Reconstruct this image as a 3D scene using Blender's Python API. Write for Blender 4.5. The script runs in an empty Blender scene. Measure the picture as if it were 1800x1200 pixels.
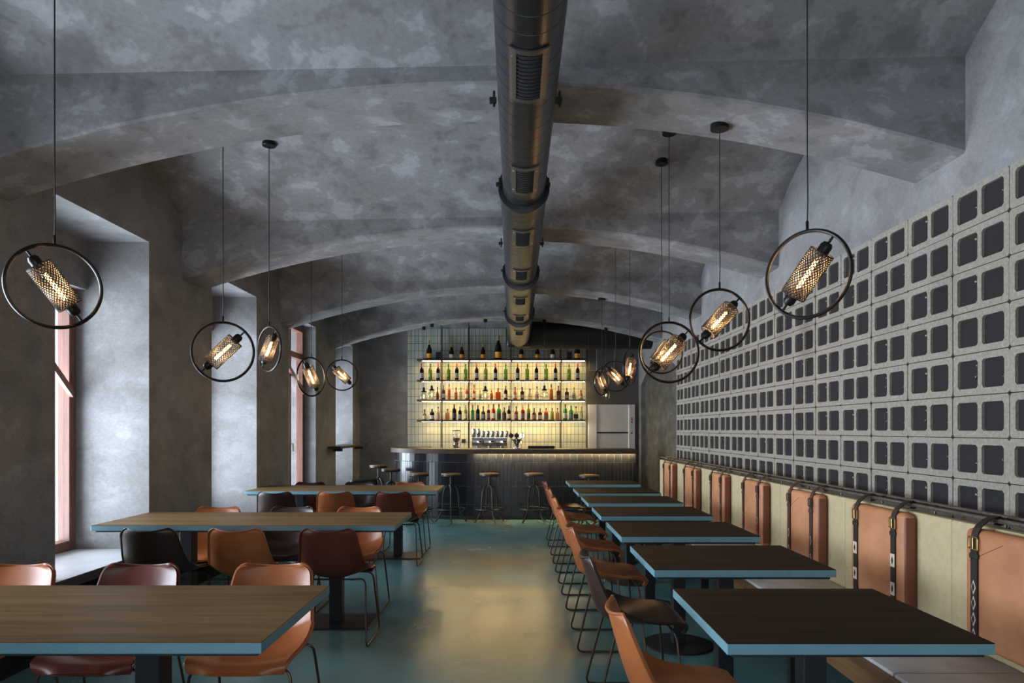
import bpy, bmesh, math, random
from mathutils import Vector, Matrix

random.seed(7)
PI = math.pi
S = bpy.context.scene
C = S.collection

# ------------------------------------------------------------------ camera, world, light, exposure
F = 1225.0                     # focal length in pixels of the 1800 px frame
CAMH = 1.39
VPX, VPY = 906.0, 755.0
cam_d = bpy.data.cameras.new('camera')
cam_d.sensor_width = 36.0
cam_d.lens = 36.0 * F / 1800.0
cam_d.shift_x = -(VPX - 900) / 1800.0
cam_d.shift_y = (VPY - 600) / 1800.0
cam_d.clip_start = 0.05
cam = bpy.data.objects.new('camera', cam_d)
C.objects.link(cam)
cam.location = (0, 0, CAMH)
cam.rotation_euler = (PI / 2, 0, 0)
S.camera = cam

S.cycles.max_bounces = 8
S.view_settings.view_transform = 'Standard'
S.view_settings.look = 'None'
S.view_settings.gamma = 1.0
S.view_settings.use_curve_mapping = False
S.view_settings.exposure = -0.12

world = bpy.data.worlds.new('world')
S.world = world
world.use_nodes = True
bg = world.node_tree.nodes['Background']
bg.inputs['Color'].default_value = (0.88, 0.94, 1.0, 1)
bg.inputs['Strength'].default_value = 1.2

# room numbers (metres; x right, y into the picture, z up)
XL, XR, XB = -2.86, 2.26, 2.165
YF, YB = -2.6, 12.8
RECESS = [(-0.15, 0.96), (2.08, 3.20), (4.33, 5.44), (6.56, 7.70), (8.80, 9.98), (11.09, 12.25)]
RECESS_TOP = 2.855
RIBS = [(-1.4, -0.95), (1.02, 1.47), (3.50, 3.95), (5.98, 6.43), (8.47, 8.90), (10.72, 11.15)]


def area(name, loc, rot, sx, sy, watts, color):
    d = bpy.data.lights.new(name, 'AREA')
    d.shape = 'RECTANGLE'
    d.size, d.size_y = sx, sy
    d.energy = watts
    d.color = color
    d.spread = math.radians(128)
    o = bpy.data.objects.new(name, d)
    C.objects.link(o)
    o.location = loc
    o.rotation_euler = rot
    return o


# daylight standing outside each window of the left wall
WATTS = [250, 270, 270, 260, 185, 200]
for (ya, yb), w in zip(RECESS, WATTS):
    area('window_daylight', (-4.2, (ya + yb) / 2, 1.35), (0, -PI / 2 - 0.27, 0), 2.6, 1.6, w, (0.85, 0.925, 1.0))
# fill light added outside the made-up glazed doors behind the camera
area('door_fill_light', (-0.3, -3.6, 1.25), (PI / 2, 0, 0), 3.0, 2.2, 45, (0.92, 0.96, 1.0))

# ------------------------------------------------------------------ materials
MATS = {}


def nt(name):
    m = bpy.data.materials.new(name)
    m.use_nodes = True
    t = m.node_tree
    b = t.nodes['Principled BSDF']
    return m, t, b


def node(t, typ, **kw):
    n = t.nodes.new(typ)
    for k, v in kw.items():
        if k in ('operation', 'blend_type', 'data_type', 'musgrave_type', 'wave_type', 'bands_direction', 'feature', 'distance', 'interpolation_type'):
            setattr(n, k, v)
        else:
            n.inputs[k].default_value = v
    return n


def ramp(t, stops):
    r = t.nodes.new('ShaderNodeValToRGB')
    e = r.color_ramp.elements
    while len(e) < len(stops):
        e.new(0.5)
    for i, (p, c) in enumerate(stops):
        e[i].position = p
        e[i].color = (*c, 1) if len(c) == 3 else c
    return r


def coords(t, scale=(1, 1, 1), kind='world'):
    if kind == 'world':
        g = t.nodes.new('ShaderNodeNewGeometry')
        out = g.outputs['Position']
    else:
        g = t.nodes.new('ShaderNodeTexCoord')
        out = g.outputs['Object']
    mp = t.nodes.new('ShaderNodeMapping')
    mp.inputs['Scale'].default_value = scale
    t.links.new(out, mp.inputs['Vector'])
    return mp.outputs['Vector']


def bump(t, b, src, strength, dist=0.01):
    n = t.nodes.new('ShaderNodeBump')
    n.inputs['Strength'].default_value = strength
    n.inputs['Distance'].default_value = dist
    t.links.new(src, n.inputs['Height'])
    t.links.new(n.outputs['Normal'], b.inputs['Normal'])


def simple(name, col, rough=0.5, metal=0.0, emis=None, estr=0.0, coat=0.0):
    m, t, b = nt(name)
    b.inputs['Base Color'].default_value = (*col, 1)
    b.inputs['Roughness'].default_value = rough
    b.inputs['Metallic'].default_value = metal
    if coat:
        b.inputs['Coat Weight'].default_value = coat
        b.inputs['Coat Roughness'].default_value = 0.15
    if emis:
        b.inputs['Emission Color'].default_value = (*emis, 1)
        b.inputs['Emission Strength'].default_value = estr
    MATS[name] = m
    return m


def varied(name, c1, c2, scale=8, rough=0.5, metal=0.0, kind='object', detail=4, bumpv=0.0, stretch=(1, 1, 1), coat=0.0):
    m, t, b = nt(name)
    v = coords(t, stretch, kind)
    n = node(t, 'ShaderNodeTexNoise', Scale=scale, Detail=detail, Roughness=0.6)
    t.links.new(v, n.inputs['Vector'])
    r = ramp(t, [(0.32, c1), (0.68, c2)])
    t.links.new(n.outputs['Fac'], r.inputs['Fac'])
    t.links.new(r.outputs['Color'], b.inputs['Base Color'])
    b.inputs['Roughness'].default_value = rough
    b.inputs['Metallic'].default_value = metal
    if coat:
        b.inputs['Coat Weight'].default_value = coat
        b.inputs['Coat Roughness'].default_value = 0.2
    if bumpv:
        bump(t, b, n.outputs['Fac'], bumpv)
    MATS[name] = m
    return m


def plaster(name, dark, mid, light, sc=5.2, edge=0.60, fine=38.0):
    m, t, b = nt(name)
    v = coords(t, (0.8, 0.8, 1.1))
    n1 = node(t, 'ShaderNodeTexNoise', Scale=1.3, Detail=3.0, Roughness=0.55)
    n2 = node(t, 'ShaderNodeTexNoise', Scale=sc, Detail=10.0, Roughness=0.62, Distortion=0.25)
    n3 = node(t, 'ShaderNodeTexNoise', Scale=fine, Detail=4.0, Roughness=0.6)
    for n in (n1, n2, n3):
        t.links.new(v, n.inputs['Vector'])
    r2 = ramp(t, [(0.39, dark), (0.47, mid), (0.55, mid), (edge, light)])
    t.links.new(n2.outputs['Fac'], r2.inputs['Fac'])
    r1 = ramp(t, [(0.35, (0.80, 0.79, 0.78)), (0.65, (1.08, 1.08, 1.1))])
    t.links.new(n1.outputs['Fac'], r1.inputs['Fac'])
    mx = node(t, 'ShaderNodeMix', data_type='RGBA', blend_type='MULTIPLY')
    mx.inputs['Factor'].default_value = 1.0
    t.links.new(r2.outputs['Color'], mx.inputs['A'])
    t.links.new(r1.outputs['Color'], mx.inputs['B'])
    r3 = ramp(t, [(0.35, (0.91, 0.91, 0.91)), (0.65, (1.08, 1.08, 1.08))])
    t.links.new(n3.outputs['Fac'], r3.inputs['Fac'])
    mx2 = node(t, 'ShaderNodeMix', data_type='RGBA', blend_type='MULTIPLY')
    mx2.inputs['Factor'].default_value = 1.0
    t.links.new(mx.outputs['Result'], mx2.inputs['A'])
    t.links.new(r3.outputs['Color'], mx2.inputs['B'])
    t.links.new(mx2.outputs['Result'], b.inputs['Base Color'])
    b.inputs['Roughness'].default_value = 0.75
    bump(t, b, n2.outputs['Fac'], 0.25, 0.01)
    MATS[name] = m
    return m


def wood(name, c1, c2, c3, rough=0.4, axis='X', fine=1.0, spec=0.5):
    m, t, b = nt(name)
    st = {'X': (0.55, 7.0, 7.0), 'Y': (7.0, 0.55, 7.0), 'Z': (7.0, 7.0, 0.55)}[axis]
    v = coords(t, st, 'world')
    n1 = node(t, 'ShaderNodeTexNoise', Scale=1.3 * fine, Detail=6.0, Roughness=0.65, Distortion=0.4)
    n2 = node(t, 'ShaderNodeTexNoise', Scale=9.0 * fine, Detail=4.0, Roughness=0.6)
    t.links.new(v, n1.inputs['Vector'])
    t.links.new(v, n2.inputs['Vector'])
    r = ramp(t, [(0.30, c1), (0.5, c2), (0.72, c3)])
    t.links.new(n1.outputs['Fac'], r.inputs['Fac'])
    r2 = ramp(t, [(0.35, (0.80, 0.80, 0.80)), (0.6, (1.06, 1.06, 1.06))])
    t.links.new(n2.outputs['Fac'], r2.inputs['Fac'])
    mx = node(t, 'ShaderNodeMix', data_type='RGBA', blend_type='MULTIPLY')
    mx.inputs['Factor'].default_value = 1.0
    t.links.new(r.outputs['Color'], mx.inputs['A'])
    t.links.new(r2.outputs['Color'], mx.inputs['B'])
    t.links.new(mx.outputs['Result'], b.inputs['Base Color'])
    b.inputs['Roughness'].default_value = rough
    b.inputs['Specular IOR Level'].default_value = spec
    bump(t, b, n2.outputs['Fac'], 0.08, 0.004)
    MATS[name] = m
    return m


plaster('plaster', (0.19, 0.189, 0.191), (0.25, 0.25, 0.255), (0.335, 0.337, 0.345))
plaster('plaster_wall', (0.205, 0.205, 0.205), (0.245, 0.245, 0.247), (0.32, 0.322, 0.328), 4.5, 0.67, 55.0)
plaster('plaster_shade', (0.055, 0.054, 0.045), (0.08, 0.078, 0.066), (0.115, 0.112, 0.096))  # shade on the far right wall put into a darker plaster colour
simple('grey_paint', (0.115, 0.110, 0.115), 0.5)


def floor_mat():
    m, t, b = nt('floor_concrete')
    v = coords(t, (1, 0.75, 1))
    n1 = node(t, 'ShaderNodeTexNoise', Scale=0.85, Detail=2.5, Roughness=0.45, Distortion=0.3)
    n2 = node(t, 'ShaderNodeTexNoise', Scale=2.2, Detail=3.0, Roughness=0.5)
    t.links.new(v, n1.inputs['Vector'])
    t.links.new(v, n2.inputs['Vector'])
    # lit tile wall's ochre reflection painted in: distance from the aisle's centre line
    sep = t.nodes.new('ShaderNodeSeparateXYZ')
    t.links.new(v, sep.inputs['Vector'])
    d = node(t, 'ShaderNodeMath', operation='ADD')
    d.inputs[1].default_value = 0.22
    t.links.new(sep.outputs['X'], d.inputs[0])
    a = node(t, 'ShaderNodeMath', operation='ABSOLUTE')
    t.links.new(d.outputs[0], a.inputs[0])
    mr = node(t, 'ShaderNodeMapRange')
    mr.inputs['From Min'].default_value = 0.0
    mr.inputs['From Max'].default_value = 1.0
    mr.inputs['To Min'].default_value = 0.09
    mr.inputs['To Max'].default_value = -0.16
    t.links.new(a.outputs[0], mr.inputs['Value'])
    # painted reflection strongest between the tables half way down the room
    dy = node(t, 'ShaderNodeMath', operation='SUBTRACT')
    dy.inputs[1].default_value = 3.9
    t.links.new(sep.outputs['Y'], dy.inputs[0])
    ay = node(t, 'ShaderNodeMath', operation='ABSOLUTE')
    t.links.new(dy.outputs[0], ay.inputs[0])
    my = node(t, 'ShaderNodeMapRange')
    my.inputs['From Min'].default_value = 0.4
    my.inputs['From Max'].default_value = 3.4
    my.inputs['To Min'].default_value = 0.02
    my.inputs['To Max'].default_value = -0.10
    t.links.new(ay.outputs[0], my.inputs['Value'])
    am = node(t, 'ShaderNodeMath', operation='ADD')
    t.links.new(my.outputs[0], am.inputs[0])
    t.links.new(mr.outputs[0], am.inputs[1])
    ad = node(t, 'ShaderNodeMath', operation='ADD')
    t.links.new(n1.outputs['Fac'], ad.inputs[0])
    t.links.new(am.outputs[0], ad.inputs[1])
    r = ramp(t, [(0.30, (0.100, 0.250, 0.270)), (0.45, (0.150, 0.280, 0.275)), (0.60, (0.175, 0.212, 0.170)), (0.76, (0.225, 0.208, 0.145))])
    t.links.new(ad.outputs[0], r.inputs['Fac'])
    r2 = ramp(t, [(0.3, (0.88, 0.88, 0.88)), (0.7, (1.08, 1.08, 1.08))])
    t.links.new(n2.outputs['Fac'], r2.inputs['Fac'])
    mx = node(t, 'ShaderNodeMix', data_type='RGBA', blend_type='MULTIPLY')
    mx.inputs['Factor'].default_value = 1.0
    t.links.new(r.outputs['Color'], mx.inputs['A'])
    t.links.new(r2.outputs['Color'], mx.inputs['B'])
    t.links.new(mx.outputs['Result'], b.inputs['Base Color'])
    rr = ramp(t, [(0.3, (0.22, 0.22, 0.22)), (0.7, (0.28, 0.28, 0.28))])
    t.links.new(n2.outputs['Fac'], rr.inputs['Fac'])
    t.links.new(rr.outputs['Color'], b.inputs['Roughness'])
    MATS['floor'] = m


floor_mat()
wood('wood_table', (0.100, 0.058, 0.021), (0.178, 0.106, 0.040), (0.25, 0.160, 0.066), 0.5, spec=0.14)
wood('wood_shaded', (0.024, 0.015, 0.009), (0.036, 0.022, 0.012), (0.050, 0.031, 0.017), 0.6, spec=0.06)  # same wood as the long tables, weaker light put into the colour
wood('wood_bar', (0.055, 0.034, 0.020), (0.080, 0.050, 0.030), (0.11, 0.07, 0.042), 0.45, spec=0.2)
wood('wood_seat', (0.22, 0.12, 0.05), (0.32, 0.18, 0.08), (0.42, 0.25, 0.12), 0.35)
wood('wood_window', (0.15, 0.062, 0.042), (0.20, 0.088, 0.062), (0.26, 0.12, 0.086), 0.4, 'Z')
wood('wood_bench', (0.10, 0.055, 0.022), (0.16, 0.085, 0.03), (0.22, 0.12, 0.04), 0.5, 'Y')
varied('blue_edge', (0.155, 0.315, 0.375), (0.175, 0.35, 0.41), 14, 0.45, kind='world')
simple('steel_dark', (0.022, 0.024, 0.028), 0.45, 0.3)
simple('steel_base', (0.05, 0.048, 0.046), 0.42, 0.6)
simple('rod_brown', (0.085, 0.052, 0.036), 0.35, 0.6)
simple('black', (0.010, 0.010, 0.011), 0.55)
simple('black_matt', (0.008, 0.008, 0.009), 0.95)
simple('lamp_black', (0.018, 0.016, 0.015), 0.35, 0.6)
simple('lamp_mesh', (0.020, 0.018, 0.017), 0.65, 0.1)
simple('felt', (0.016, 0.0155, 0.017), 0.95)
varied('concrete_block', (0.235, 0.215, 0.182), (0.355, 0.330, 0.285), 55, 0.9, kind='world', detail=8, bumpv=0.5)
varied('leather_tan', (0.33, 0.092, 0.024), (0.50, 0.158, 0.046), 5, 0.40, bumpv=0.03, coat=0.05)
varied('leather_cognac', (0.25, 0.066, 0.016), (0.39, 0.118, 0.032), 5, 0.38, bumpv=0.03, coat=0.05)
varied('leather_oxblood', (0.085, 0.014, 0.007), (0.15, 0.030, 0.014), 5, 0.38, bumpv=0.03, coat=0.05)
varied('leather_dark', (0.026, 0.013, 0.010), (0.050, 0.024, 0.018), 5, 0.38, bumpv=0.03, coat=0.05)
varied('leather_cushion', (0.42, 0.17, 0.075), (0.58, 0.265, 0.125), 4.5, 0.55, kind='world', bumpv=0.04)
simple('leather_side', (0.20, 0.062, 0.030), 0.5)
simple('strap_black', (0.012, 0.011, 0.012), 0.5)
simple('strap_brown', (0.055, 0.024, 0.022), 0.5)
simple('strap_cream', (0.62, 0.54, 0.42), 0.7)
simple('strap_red', (0.36, 0.03, 0.02), 0.6)
simple('brass', (0.70, 0.45, 0.15), 0.3, 1.0)
varied('beige_panel', (0.48, 0.395, 0.225), (0.55, 0.46, 0.275), 30, 0.75, kind='world')
varied('seat_white', (0.40, 0.39, 0.38), (0.52, 0.51, 0.50), 8, 0.6, kind='world')
varied('sill_white', (0.56, 0.57, 0.59), (0.64, 0.65, 0.66), 6, 0.35, kind='world')
simple('sill_edge', (0.10, 0.095, 0.10), 0.5)
varied('rebar', (0.10, 0.095, 0.085), (0.20, 0.185, 0.165), 60, 0.5, 0.7, kind='world')
varied('duct_steel', (0.034, 0.035, 0.038), (0.044, 0.045, 0.048), 3, 0.30, 0.6, kind='world')
simple('duct_black', (0.008, 0.008, 0.009), 0.6, 0.2)
simple('vent_frame', (0.10, 0.095, 0.085), 0.4, 0.6)
simple('screw', (0.7, 0.68, 0.62), 0.3, 1.0)
simple('led', (1, 1, 1), 0.5, 0, (1.0, 0.70, 0.30), 40.0)
simple('led_bar', (1, 1, 1), 0.5, 0, (1.0, 0.72, 0.33), 260.0)
simple('filament', (1, 0.8, 0.5), 0.5, 0, (1.0, 0.53, 0.17), 34.0)
simple('filament_small', (1, 0.8, 0.5), 0.5, 0, (1.0, 0.74, 0.40), 1.5)
simple('steel_brushed', (0.78, 0.78, 0.80), 0.38, 0.3)
simple('steel_bright', (0.75, 0.75, 0.76), 0.16, 1.0)
simple('white_line', (0.55, 0.55, 0.58), 0.5)
simple('red_button', (0.6, 0.03, 0.03), 0.4)
simple('grout_dark', (0.055, 0.07, 0.075), 0.8)
simple('grout_bar', (0.24, 0.235, 0.23), 0.8)
simple('tile_body', (0.02, 0.02, 0.022), 0.6)
simple('shelf_wood', (0.070, 0.034, 0.016), 0.45)
simple('gold_foil', (0.55, 0.36, 0.16), 0.35, 0.8)
simple('orange_label', (0.80, 0.32, 0.03), 0.5)
simple('cream_label', (0.72, 0.62, 0.48), 0.6)
simple('grey_label', (0.30, 0.31, 0.33), 0.6)
simple('dark_label', (0.05, 0.05, 0.06), 0.6)
simple('mauve_label', (0.36, 0.25, 0.24), 0.6)
simple('red_cap', (0.40, 0.02, 0.02), 0.4)
simple('cork', (0.05, 0.035, 0.025), 0.6)


def tile_mat(name, stops, rough, spec=0.5):
    m, t, b = nt(name)
    oi = t.nodes.new('ShaderNodeObjectInfo')
    ge = t.nodes.new('ShaderNodeNewGeometry')
    ad = node(t, 'ShaderNodeMath', operation='ADD')
    t.links.new(oi.outputs['Random'], ad.inputs[0])
    t.links.new(ge.outputs['Random Per Island'], ad.inputs[1])
    fr = node(t, 'ShaderNodeMath', operation='FRACT')
    t.links.new(ad.outputs[0], fr.inputs[0])
    r = ramp(t, stops)
    t.links.new(fr.outputs[0], r.inputs['Fac'])
    t.links.new(r.outputs['Color'], b.inputs['Base Color'])
    b.inputs['Roughness'].default_value = rough
    b.inputs['Specular IOR Level'].default_value = spec
    MATS[name] = m
    return m


tile_mat('tile_glazed', [(0.0, (0.40, 0.47, 0.44)), (0.4, (0.48, 0.51, 0.45)), (0.75, (0.52, 0.53, 0.44)), (1.0, (0.37, 0.45, 0.45))], 0.2)
tile_mat('tile_bar', [(0.0, (0.013, 0.014, 0.018)), (0.5, (0.020, 0.021, 0.026)), (1.0, (0.015, 0.019, 0.025))], 0.22, 0.28)


def glass(name, col, gloss=0.10, mixcol=None, mix=0.0):
    m = bpy.data.materials.new(name)
    m.use_nodes = True
    t = m.node_tree
    t.nodes.remove(t.nodes['Principled BSDF'])
    out = t.nodes['Material Output']
    tr = t.nodes.new('ShaderNodeBsdfTransparent')
    tr.inputs['Color'].default_value = (*col, 1)
    gl = t.nodes.new('ShaderNodeBsdfGlossy')
    gl.inputs['Roughness'].default_value = 0.08
    fr = t.nodes.new('ShaderNodeLayerWeight')
    fr.inputs['Blend'].default_value = 0.25
    mr = node(t, 'ShaderNodeMapRange')
    mr.inputs['To Min'].default_value = gloss * 0.4
    mr.inputs['To Max'].default_value = min(1.0, gloss * 4)
    t.links.new(fr.outputs['Facing'], mr.inputs['Value'])
    mx = t.nodes.new('ShaderNodeMixShader')
    t.links.new(mr.outputs[0], mx.inputs['Fac'])
    t.links.new(tr.outputs[0], mx.inputs[1])
    t.links.new(gl.outputs[0], mx.inputs[2])
    last = mx
    if mix > 0:
        df = t.nodes.new('ShaderNodeBsdfDiffuse')
        df.inputs['Color'].default_value = (*(mixcol or col), 1)
        m2 = t.nodes.new('ShaderNodeMixShader')
        m2.inputs['Fac'].default_value = mix
        t.links.new(mx.outputs[0], m2.inputs[1])
        t.links.new(df.outputs[0], m2.inputs[2])
        last = m2
    t.links.new(last.outputs[0], out.inputs['Surface'])
    MATS[name] = m
    return m


glass('pane', (0.95, 0.97, 1.0), 0.06)
glass('glass_clear', (0.90, 0.90, 0.86), 0.12)
glass('glass_bulb', (0.96, 0.90, 0.80), 0.12)
for nm, c, mc, k in [('g_green', (0.42, 0.58, 0.16), (0.16, 0.26, 0.05), 0.25), ('g_dark', (0.05, 0.02, 0.02), (0.018, 0.010, 0.010), 0.6),
                     ('g_champ', (0.03, 0.06, 0.02), (0.012, 0.022, 0.010), 0.7), ('g_amber', (0.75, 0.36, 0.05), (0.45, 0.17, 0.03), 0.35),
                     ('g_orange', (0.85, 0.30, 0.08), (0.60, 0.17, 0.05), 0.5), ('g_clear', (0.80, 0.78, 0.66), (0.5, 0.48, 0.4), 0.12),
                     ('g_red', (0.65, 0.04, 0.03), (0.45, 0.02, 0.02), 0.5), ('g_redbrown', (0.40, 0.10, 0.05), (0.22, 0.05, 0.02), 0.5),
                     ('g_brightgreen', (0.15, 0.60, 0.16), (0.07, 0.34, 0.08), 0.45), ('g_yellowgreen', (0.55, 0.58, 0.10), (0.32, 0.33, 0.05), 0.4),
                     ('g_black', (0.02, 0.02, 0.02), (0.010, 0.010, 0.011), 0.85), ('g_peach', (0.85, 0.58, 0.36), (0.6, 0.36, 0.2), 0.4),
                     ('g_brown', (0.30, 0.14, 0.05), (0.13, 0.055, 0.02), 0.5)]:
    glass(nm, c, 0.10, mc, k)


# ------------------------------------------------------------------ mesh helpers
class MB:
    def __init__(self):
        self.v, self.f, self.mi = [], [], []
        self.M = Matrix.Identity(4)
        self.m = 0

    def vert(self, p):
        self.v.append(self.M @ Vector(p))
        return len(self.v) - 1

    def face(self, ids):
        self.f.append(tuple(ids))
        self.mi.append(self.m)

    def box(self, x0, x1, y0, y1, z0, z1):
        b = len(self.v)
        for z in (z0, z1):
            for x, y in ((x0, y0), (x1, y0), (x1, y1), (x0, y1)):
                self.vert((x, y, z))
        for q in ((0, 3, 2, 1), (4, 5, 6, 7), (0, 1, 5, 4), (1, 2, 6, 5), (2, 3, 7, 6), (3, 0, 4, 7)):
            self.face([b + i for i in q])
        return self

    def cbox(self, x0, x1, y0, y1, z0, z1, c=0.01, seg=2):
        """box with rounded edges"""
        bm = bmesh.new()
        bmesh.ops.create_cube(bm, size=1.0)
        for v in bm.verts:
            v.co = Vector(((x0 + x1) / 2 + v.co.x * (x1 - x0), (y0 + y1) / 2 + v.co.y * (y1 - y0), (z0 + z1) / 2 + v.co.z * (z1 - z0)))
        bmesh.ops.bevel(bm, geom=list(bm.edges), offset=c, segments=seg, profile=0.5, affect='EDGES')
        self.add_bm(bm)
        return self

    def add_bm(self, bm):
        b = len(self.v)
        bm.verts.index_update()
        for v in bm.verts:
            self.vert(v.co)
        for f in bm.faces:
            self.face([b + v.index for v in f.verts])
        bm.free()

    def tube(self, path, r, n=8, closed=False, cap=True):
        pts = [Vector(p) for p in path]
        k = len(pts)
        rad = r if isinstance(r, (list, tuple)) else [r] * k
        b = len(self.v)
        up = None
        for i in range(k):
            if closed:
                d = pts[(i + 1) % k] - pts[i - 1]
            else:
                d = pts[min(i + 1, k - 1)] - pts[max(i - 1, 0)]
            d.normalize()
            if up is None:
                a = Vector((0, 0, 1)) if abs(d.z) < 0.9 else Vector((1, 0, 0))
                up = (a - d * a.dot(d)).normalized()
            else:
                up = (up - d * up.dot(d))
                if up.length < 1e-6:
                    up = d.orthogonal()
                up.normalize()
            s = d.cross(up)
            for j in range(n):
                t = 2 * PI * j / n
                self.vert(pts[i] + (up * math.cos(t) + s * math.sin(t)) * rad[i])
        rng = k if closed else k - 1
        for i in range(rng):
            for j in range(n):
                a0 = b + i * n + j
                a1 = b + i * n + (j + 1) % n
                c0 = b + ((i + 1) % k) * n + j
                c1 = b + ((i + 1) % k) * n + (j + 1) % n
                self.face((a0, a1, c1, c0))
        if cap and not closed:
            self.face([b + j for j in range(n)][::-1])
            self.face([b + (k - 1) * n + j for j in range(n)])
        return self

    def lathe(self, prof, n=16, cap=True):
        """prof: (radius, height) pairs about the local z axis"""
        b = len(self.v)
        k = len(prof)
        for r, z in prof:
            for j in range(n):
                t = 2 * PI * j / n
                self.vert((r * math.cos(t), r * math.sin(t), z))
        for i in range(k - 1):
            for j in range(n):
                self.face((b + i * n + j, b + i * n + (j + 1) % n, b + (i + 1) * n + (j + 1) % n, b + (i + 1) * n + j))
        if cap:
            self.face([b + j for j in range(n)][::-1])
            self.face([b + (k - 1) * n + j for j in range(n)])
        return self

    def grid(self, rows):
        b = len(self.v)
        m = len(rows[0])
        for r in rows:
            for p in r:
                self.vert(p)
        for i in range(len(rows) - 1):
            for j in range(m - 1):
                self.face((b + i * m + j, b + i * m + j + 1, b + (i + 1) * m + j + 1, b + (i + 1) * m + j))
        return self

    def prism(self, poly, h0, h1, axis='z'):
        """convex or simple polygon extruded along an axis"""
        b = len(self.v)
        n = len(poly)
        for h in (h0, h1):
            for a, c in poly:
                self.vert({'z': (a, c, h), 'x': (h, a, c), 'y': (a, h, c)}[axis])
        self.face([b + i for i in range(n)][::-1])
        self.face([b + n + i for i in range(n)])
        for i in range(n):
            j = (i + 1) % n
            self.face((b + i, b + j, b + n + j, b + n + i))
        return self

    def mesh(self, name, mats, smooth=True, angle=35, fix=True):
        me = bpy.data.meshes.new(name)
        me.from_pydata([tuple(v) for v in self.v], [], self.f)
        for m in (mats if isinstance(mats, (list, tuple)) else [mats]):
            me.materials.append(MATS[m])
        me.polygons.foreach_set('material_index', self.mi)
        if fix:
            bm = bmesh.new()
            bm.from_mesh(me)
            bmesh.ops.recalc_face_normals(bm, faces=bm.faces)
            bm.to_mesh(me)
            bm.free()
        if smooth:
            me.polygons.foreach_set('use_smooth', [True] * len(me.polygons))
            me.set_sharp_from_angle(angle=math.radians(angle))
        me.update()
        return me

    def build(self, name, mats, parent=None, smooth=True, angle=35, fix=True):
        return link(name, self.mesh(name, mats, smooth, angle, fix), parent)


def link(name, me, parent=None, loc=None, rotz=0.0):
    o = bpy.data.objects.new(name, me)
    C.objects.link(o)
    if parent is not None:
        o.parent = parent
    if loc is not None:
        o.location = loc
    o.rotation_euler = (0, 0, rotz)
    return o


def tag(o, label=None, cat=None, group=None, kind=None):
    if label:
        o['label'] = label
    if cat:
        o['category'] = cat
    if group:
        o['group'] = group
    if kind:
        o['kind'] = kind
    return o


def thing(name, label, cat, loc=(0, 0, 0), rotz=0.0, group=None):
    o = bpy.data.objects.new(name, None)
    C.objects.link(o)
    o.location = loc
    o.rotation_euler = (0, 0, rotz)
    o.empty_display_size = 0.1
    return tag(o, label, cat, group)


def dup(root, loc, rotz, label, swap=None):
    """copy of a thing with copies of its parts and sub-parts"""
    r = root.copy()
    C.objects.link(r)
    r.location = loc
    r.rotation_euler = (0, 0, rotz)
    r['label'] = label

    def rec(src, par):
        for ch in list(src.children):
            c = ch.copy()
            C.objects.link(c)
            c.parent = par
            rec(ch, c)
    rec(root, r)
    return r


def px(x, y, depth):
    """the point that stands at this depth behind pixel (x, y)"""
    return Vector(((x - VPX) * depth / F, depth, CAMH + (VPY - y) * depth / F))


ORD = ['first', 'second', 'third', 'fourth', 'fifth', 'sixth', 'seventh', 'eighth', 'ninth', 'tenth', 'eleventh', 'twelfth', 'thirteenth', 'fourteenth',
       'fifteenth', 'sixteenth', 'seventeenth', 'eighteenth', 'nineteenth', 'twentieth', 'twenty-first', 'twenty-second', 'twenty-third', 'twenty-fourth',
       'twenty-fifth', 'twenty-sixth', 'twenty-seventh', 'twenty-eighth']

# ------------------------------------------------------------------ the setting
o = MB().box(-3.9, 2.6, YF - 0.3, YB + 0.2, -0.2, 0).build('floor', 'floor')
tag(o, 'polished teal and ochre concrete floor', kind='structure')


def arch(x):
    """height of the rib soffit"""
    if x < -0.1:
        return CAMH + 1.74 - 0.45 * min(1.2, ((-0.1 - x) / 2.76)) ** 2
    return CAMH + 1.74 - 0.35 * min(1.2, ((x + 0.1) / 2.36)) ** 2


def vbase(x):
    return CAMH + 1.775 + (x - XL) / (XR - XL) * 0.10


BAYS = []
prev = YF - 0.2
for a, b in RIBS:
    BAYS.append((prev, a))
    prev = b
BAYS.append((prev, YB + 0.05))


def ceil_h(x, y):
    for a, b in RIBS:
        if a <= y <= b:
            return arch(x)
    for a, b in BAYS:
        if a <= y <= b:
            t = (y - a) / (b - a)
            return vbase(x) + 0.36 * min(1.0, (b - a) / 2.0) * 4 * t * (1 - t)
    return 3.2


ceiling = bpy.data.objects.new('ceiling', None)
C.objects.link(ceiling)
tag(ceiling, 'grey plaster ceiling of shallow vaults between arched ribs', kind='structure')
for a, b in BAYS:
    mb = MB()
    rows = []
    for i in range(25):
        t = i / 24
        y = a + (b - a) * t
        rows.append([(x, y, vbase(x) + 0.36 * min(1.0, (b - a) / 2.0) * 4 * t * (1 - t)) for x in (XL - 0.15, -1.2, 0.6, XR + 0.15)])
    mb.grid(rows)
    mb.build('vault', 'plaster', ceiling, fix=False, angle=60)
for a, b in RIBS:
    mb = MB()
    n = 56
    xs = [XL - 0.05 + (XR - XL + 0.10) * i / n for i in range(n + 1)]
    g = []
    for x in xs:
        z = arch(x)
        g.append([(x, a, 3.9), (x, a, z + 0.012), (x, a + 0.012, z), (x, b - 0.012, z), (x, b, z + 0.012), (x, b, 3.9)])
    mb.grid(g)
    mb.build('arch_rib', 'plaster', ceiling, angle=30)

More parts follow.
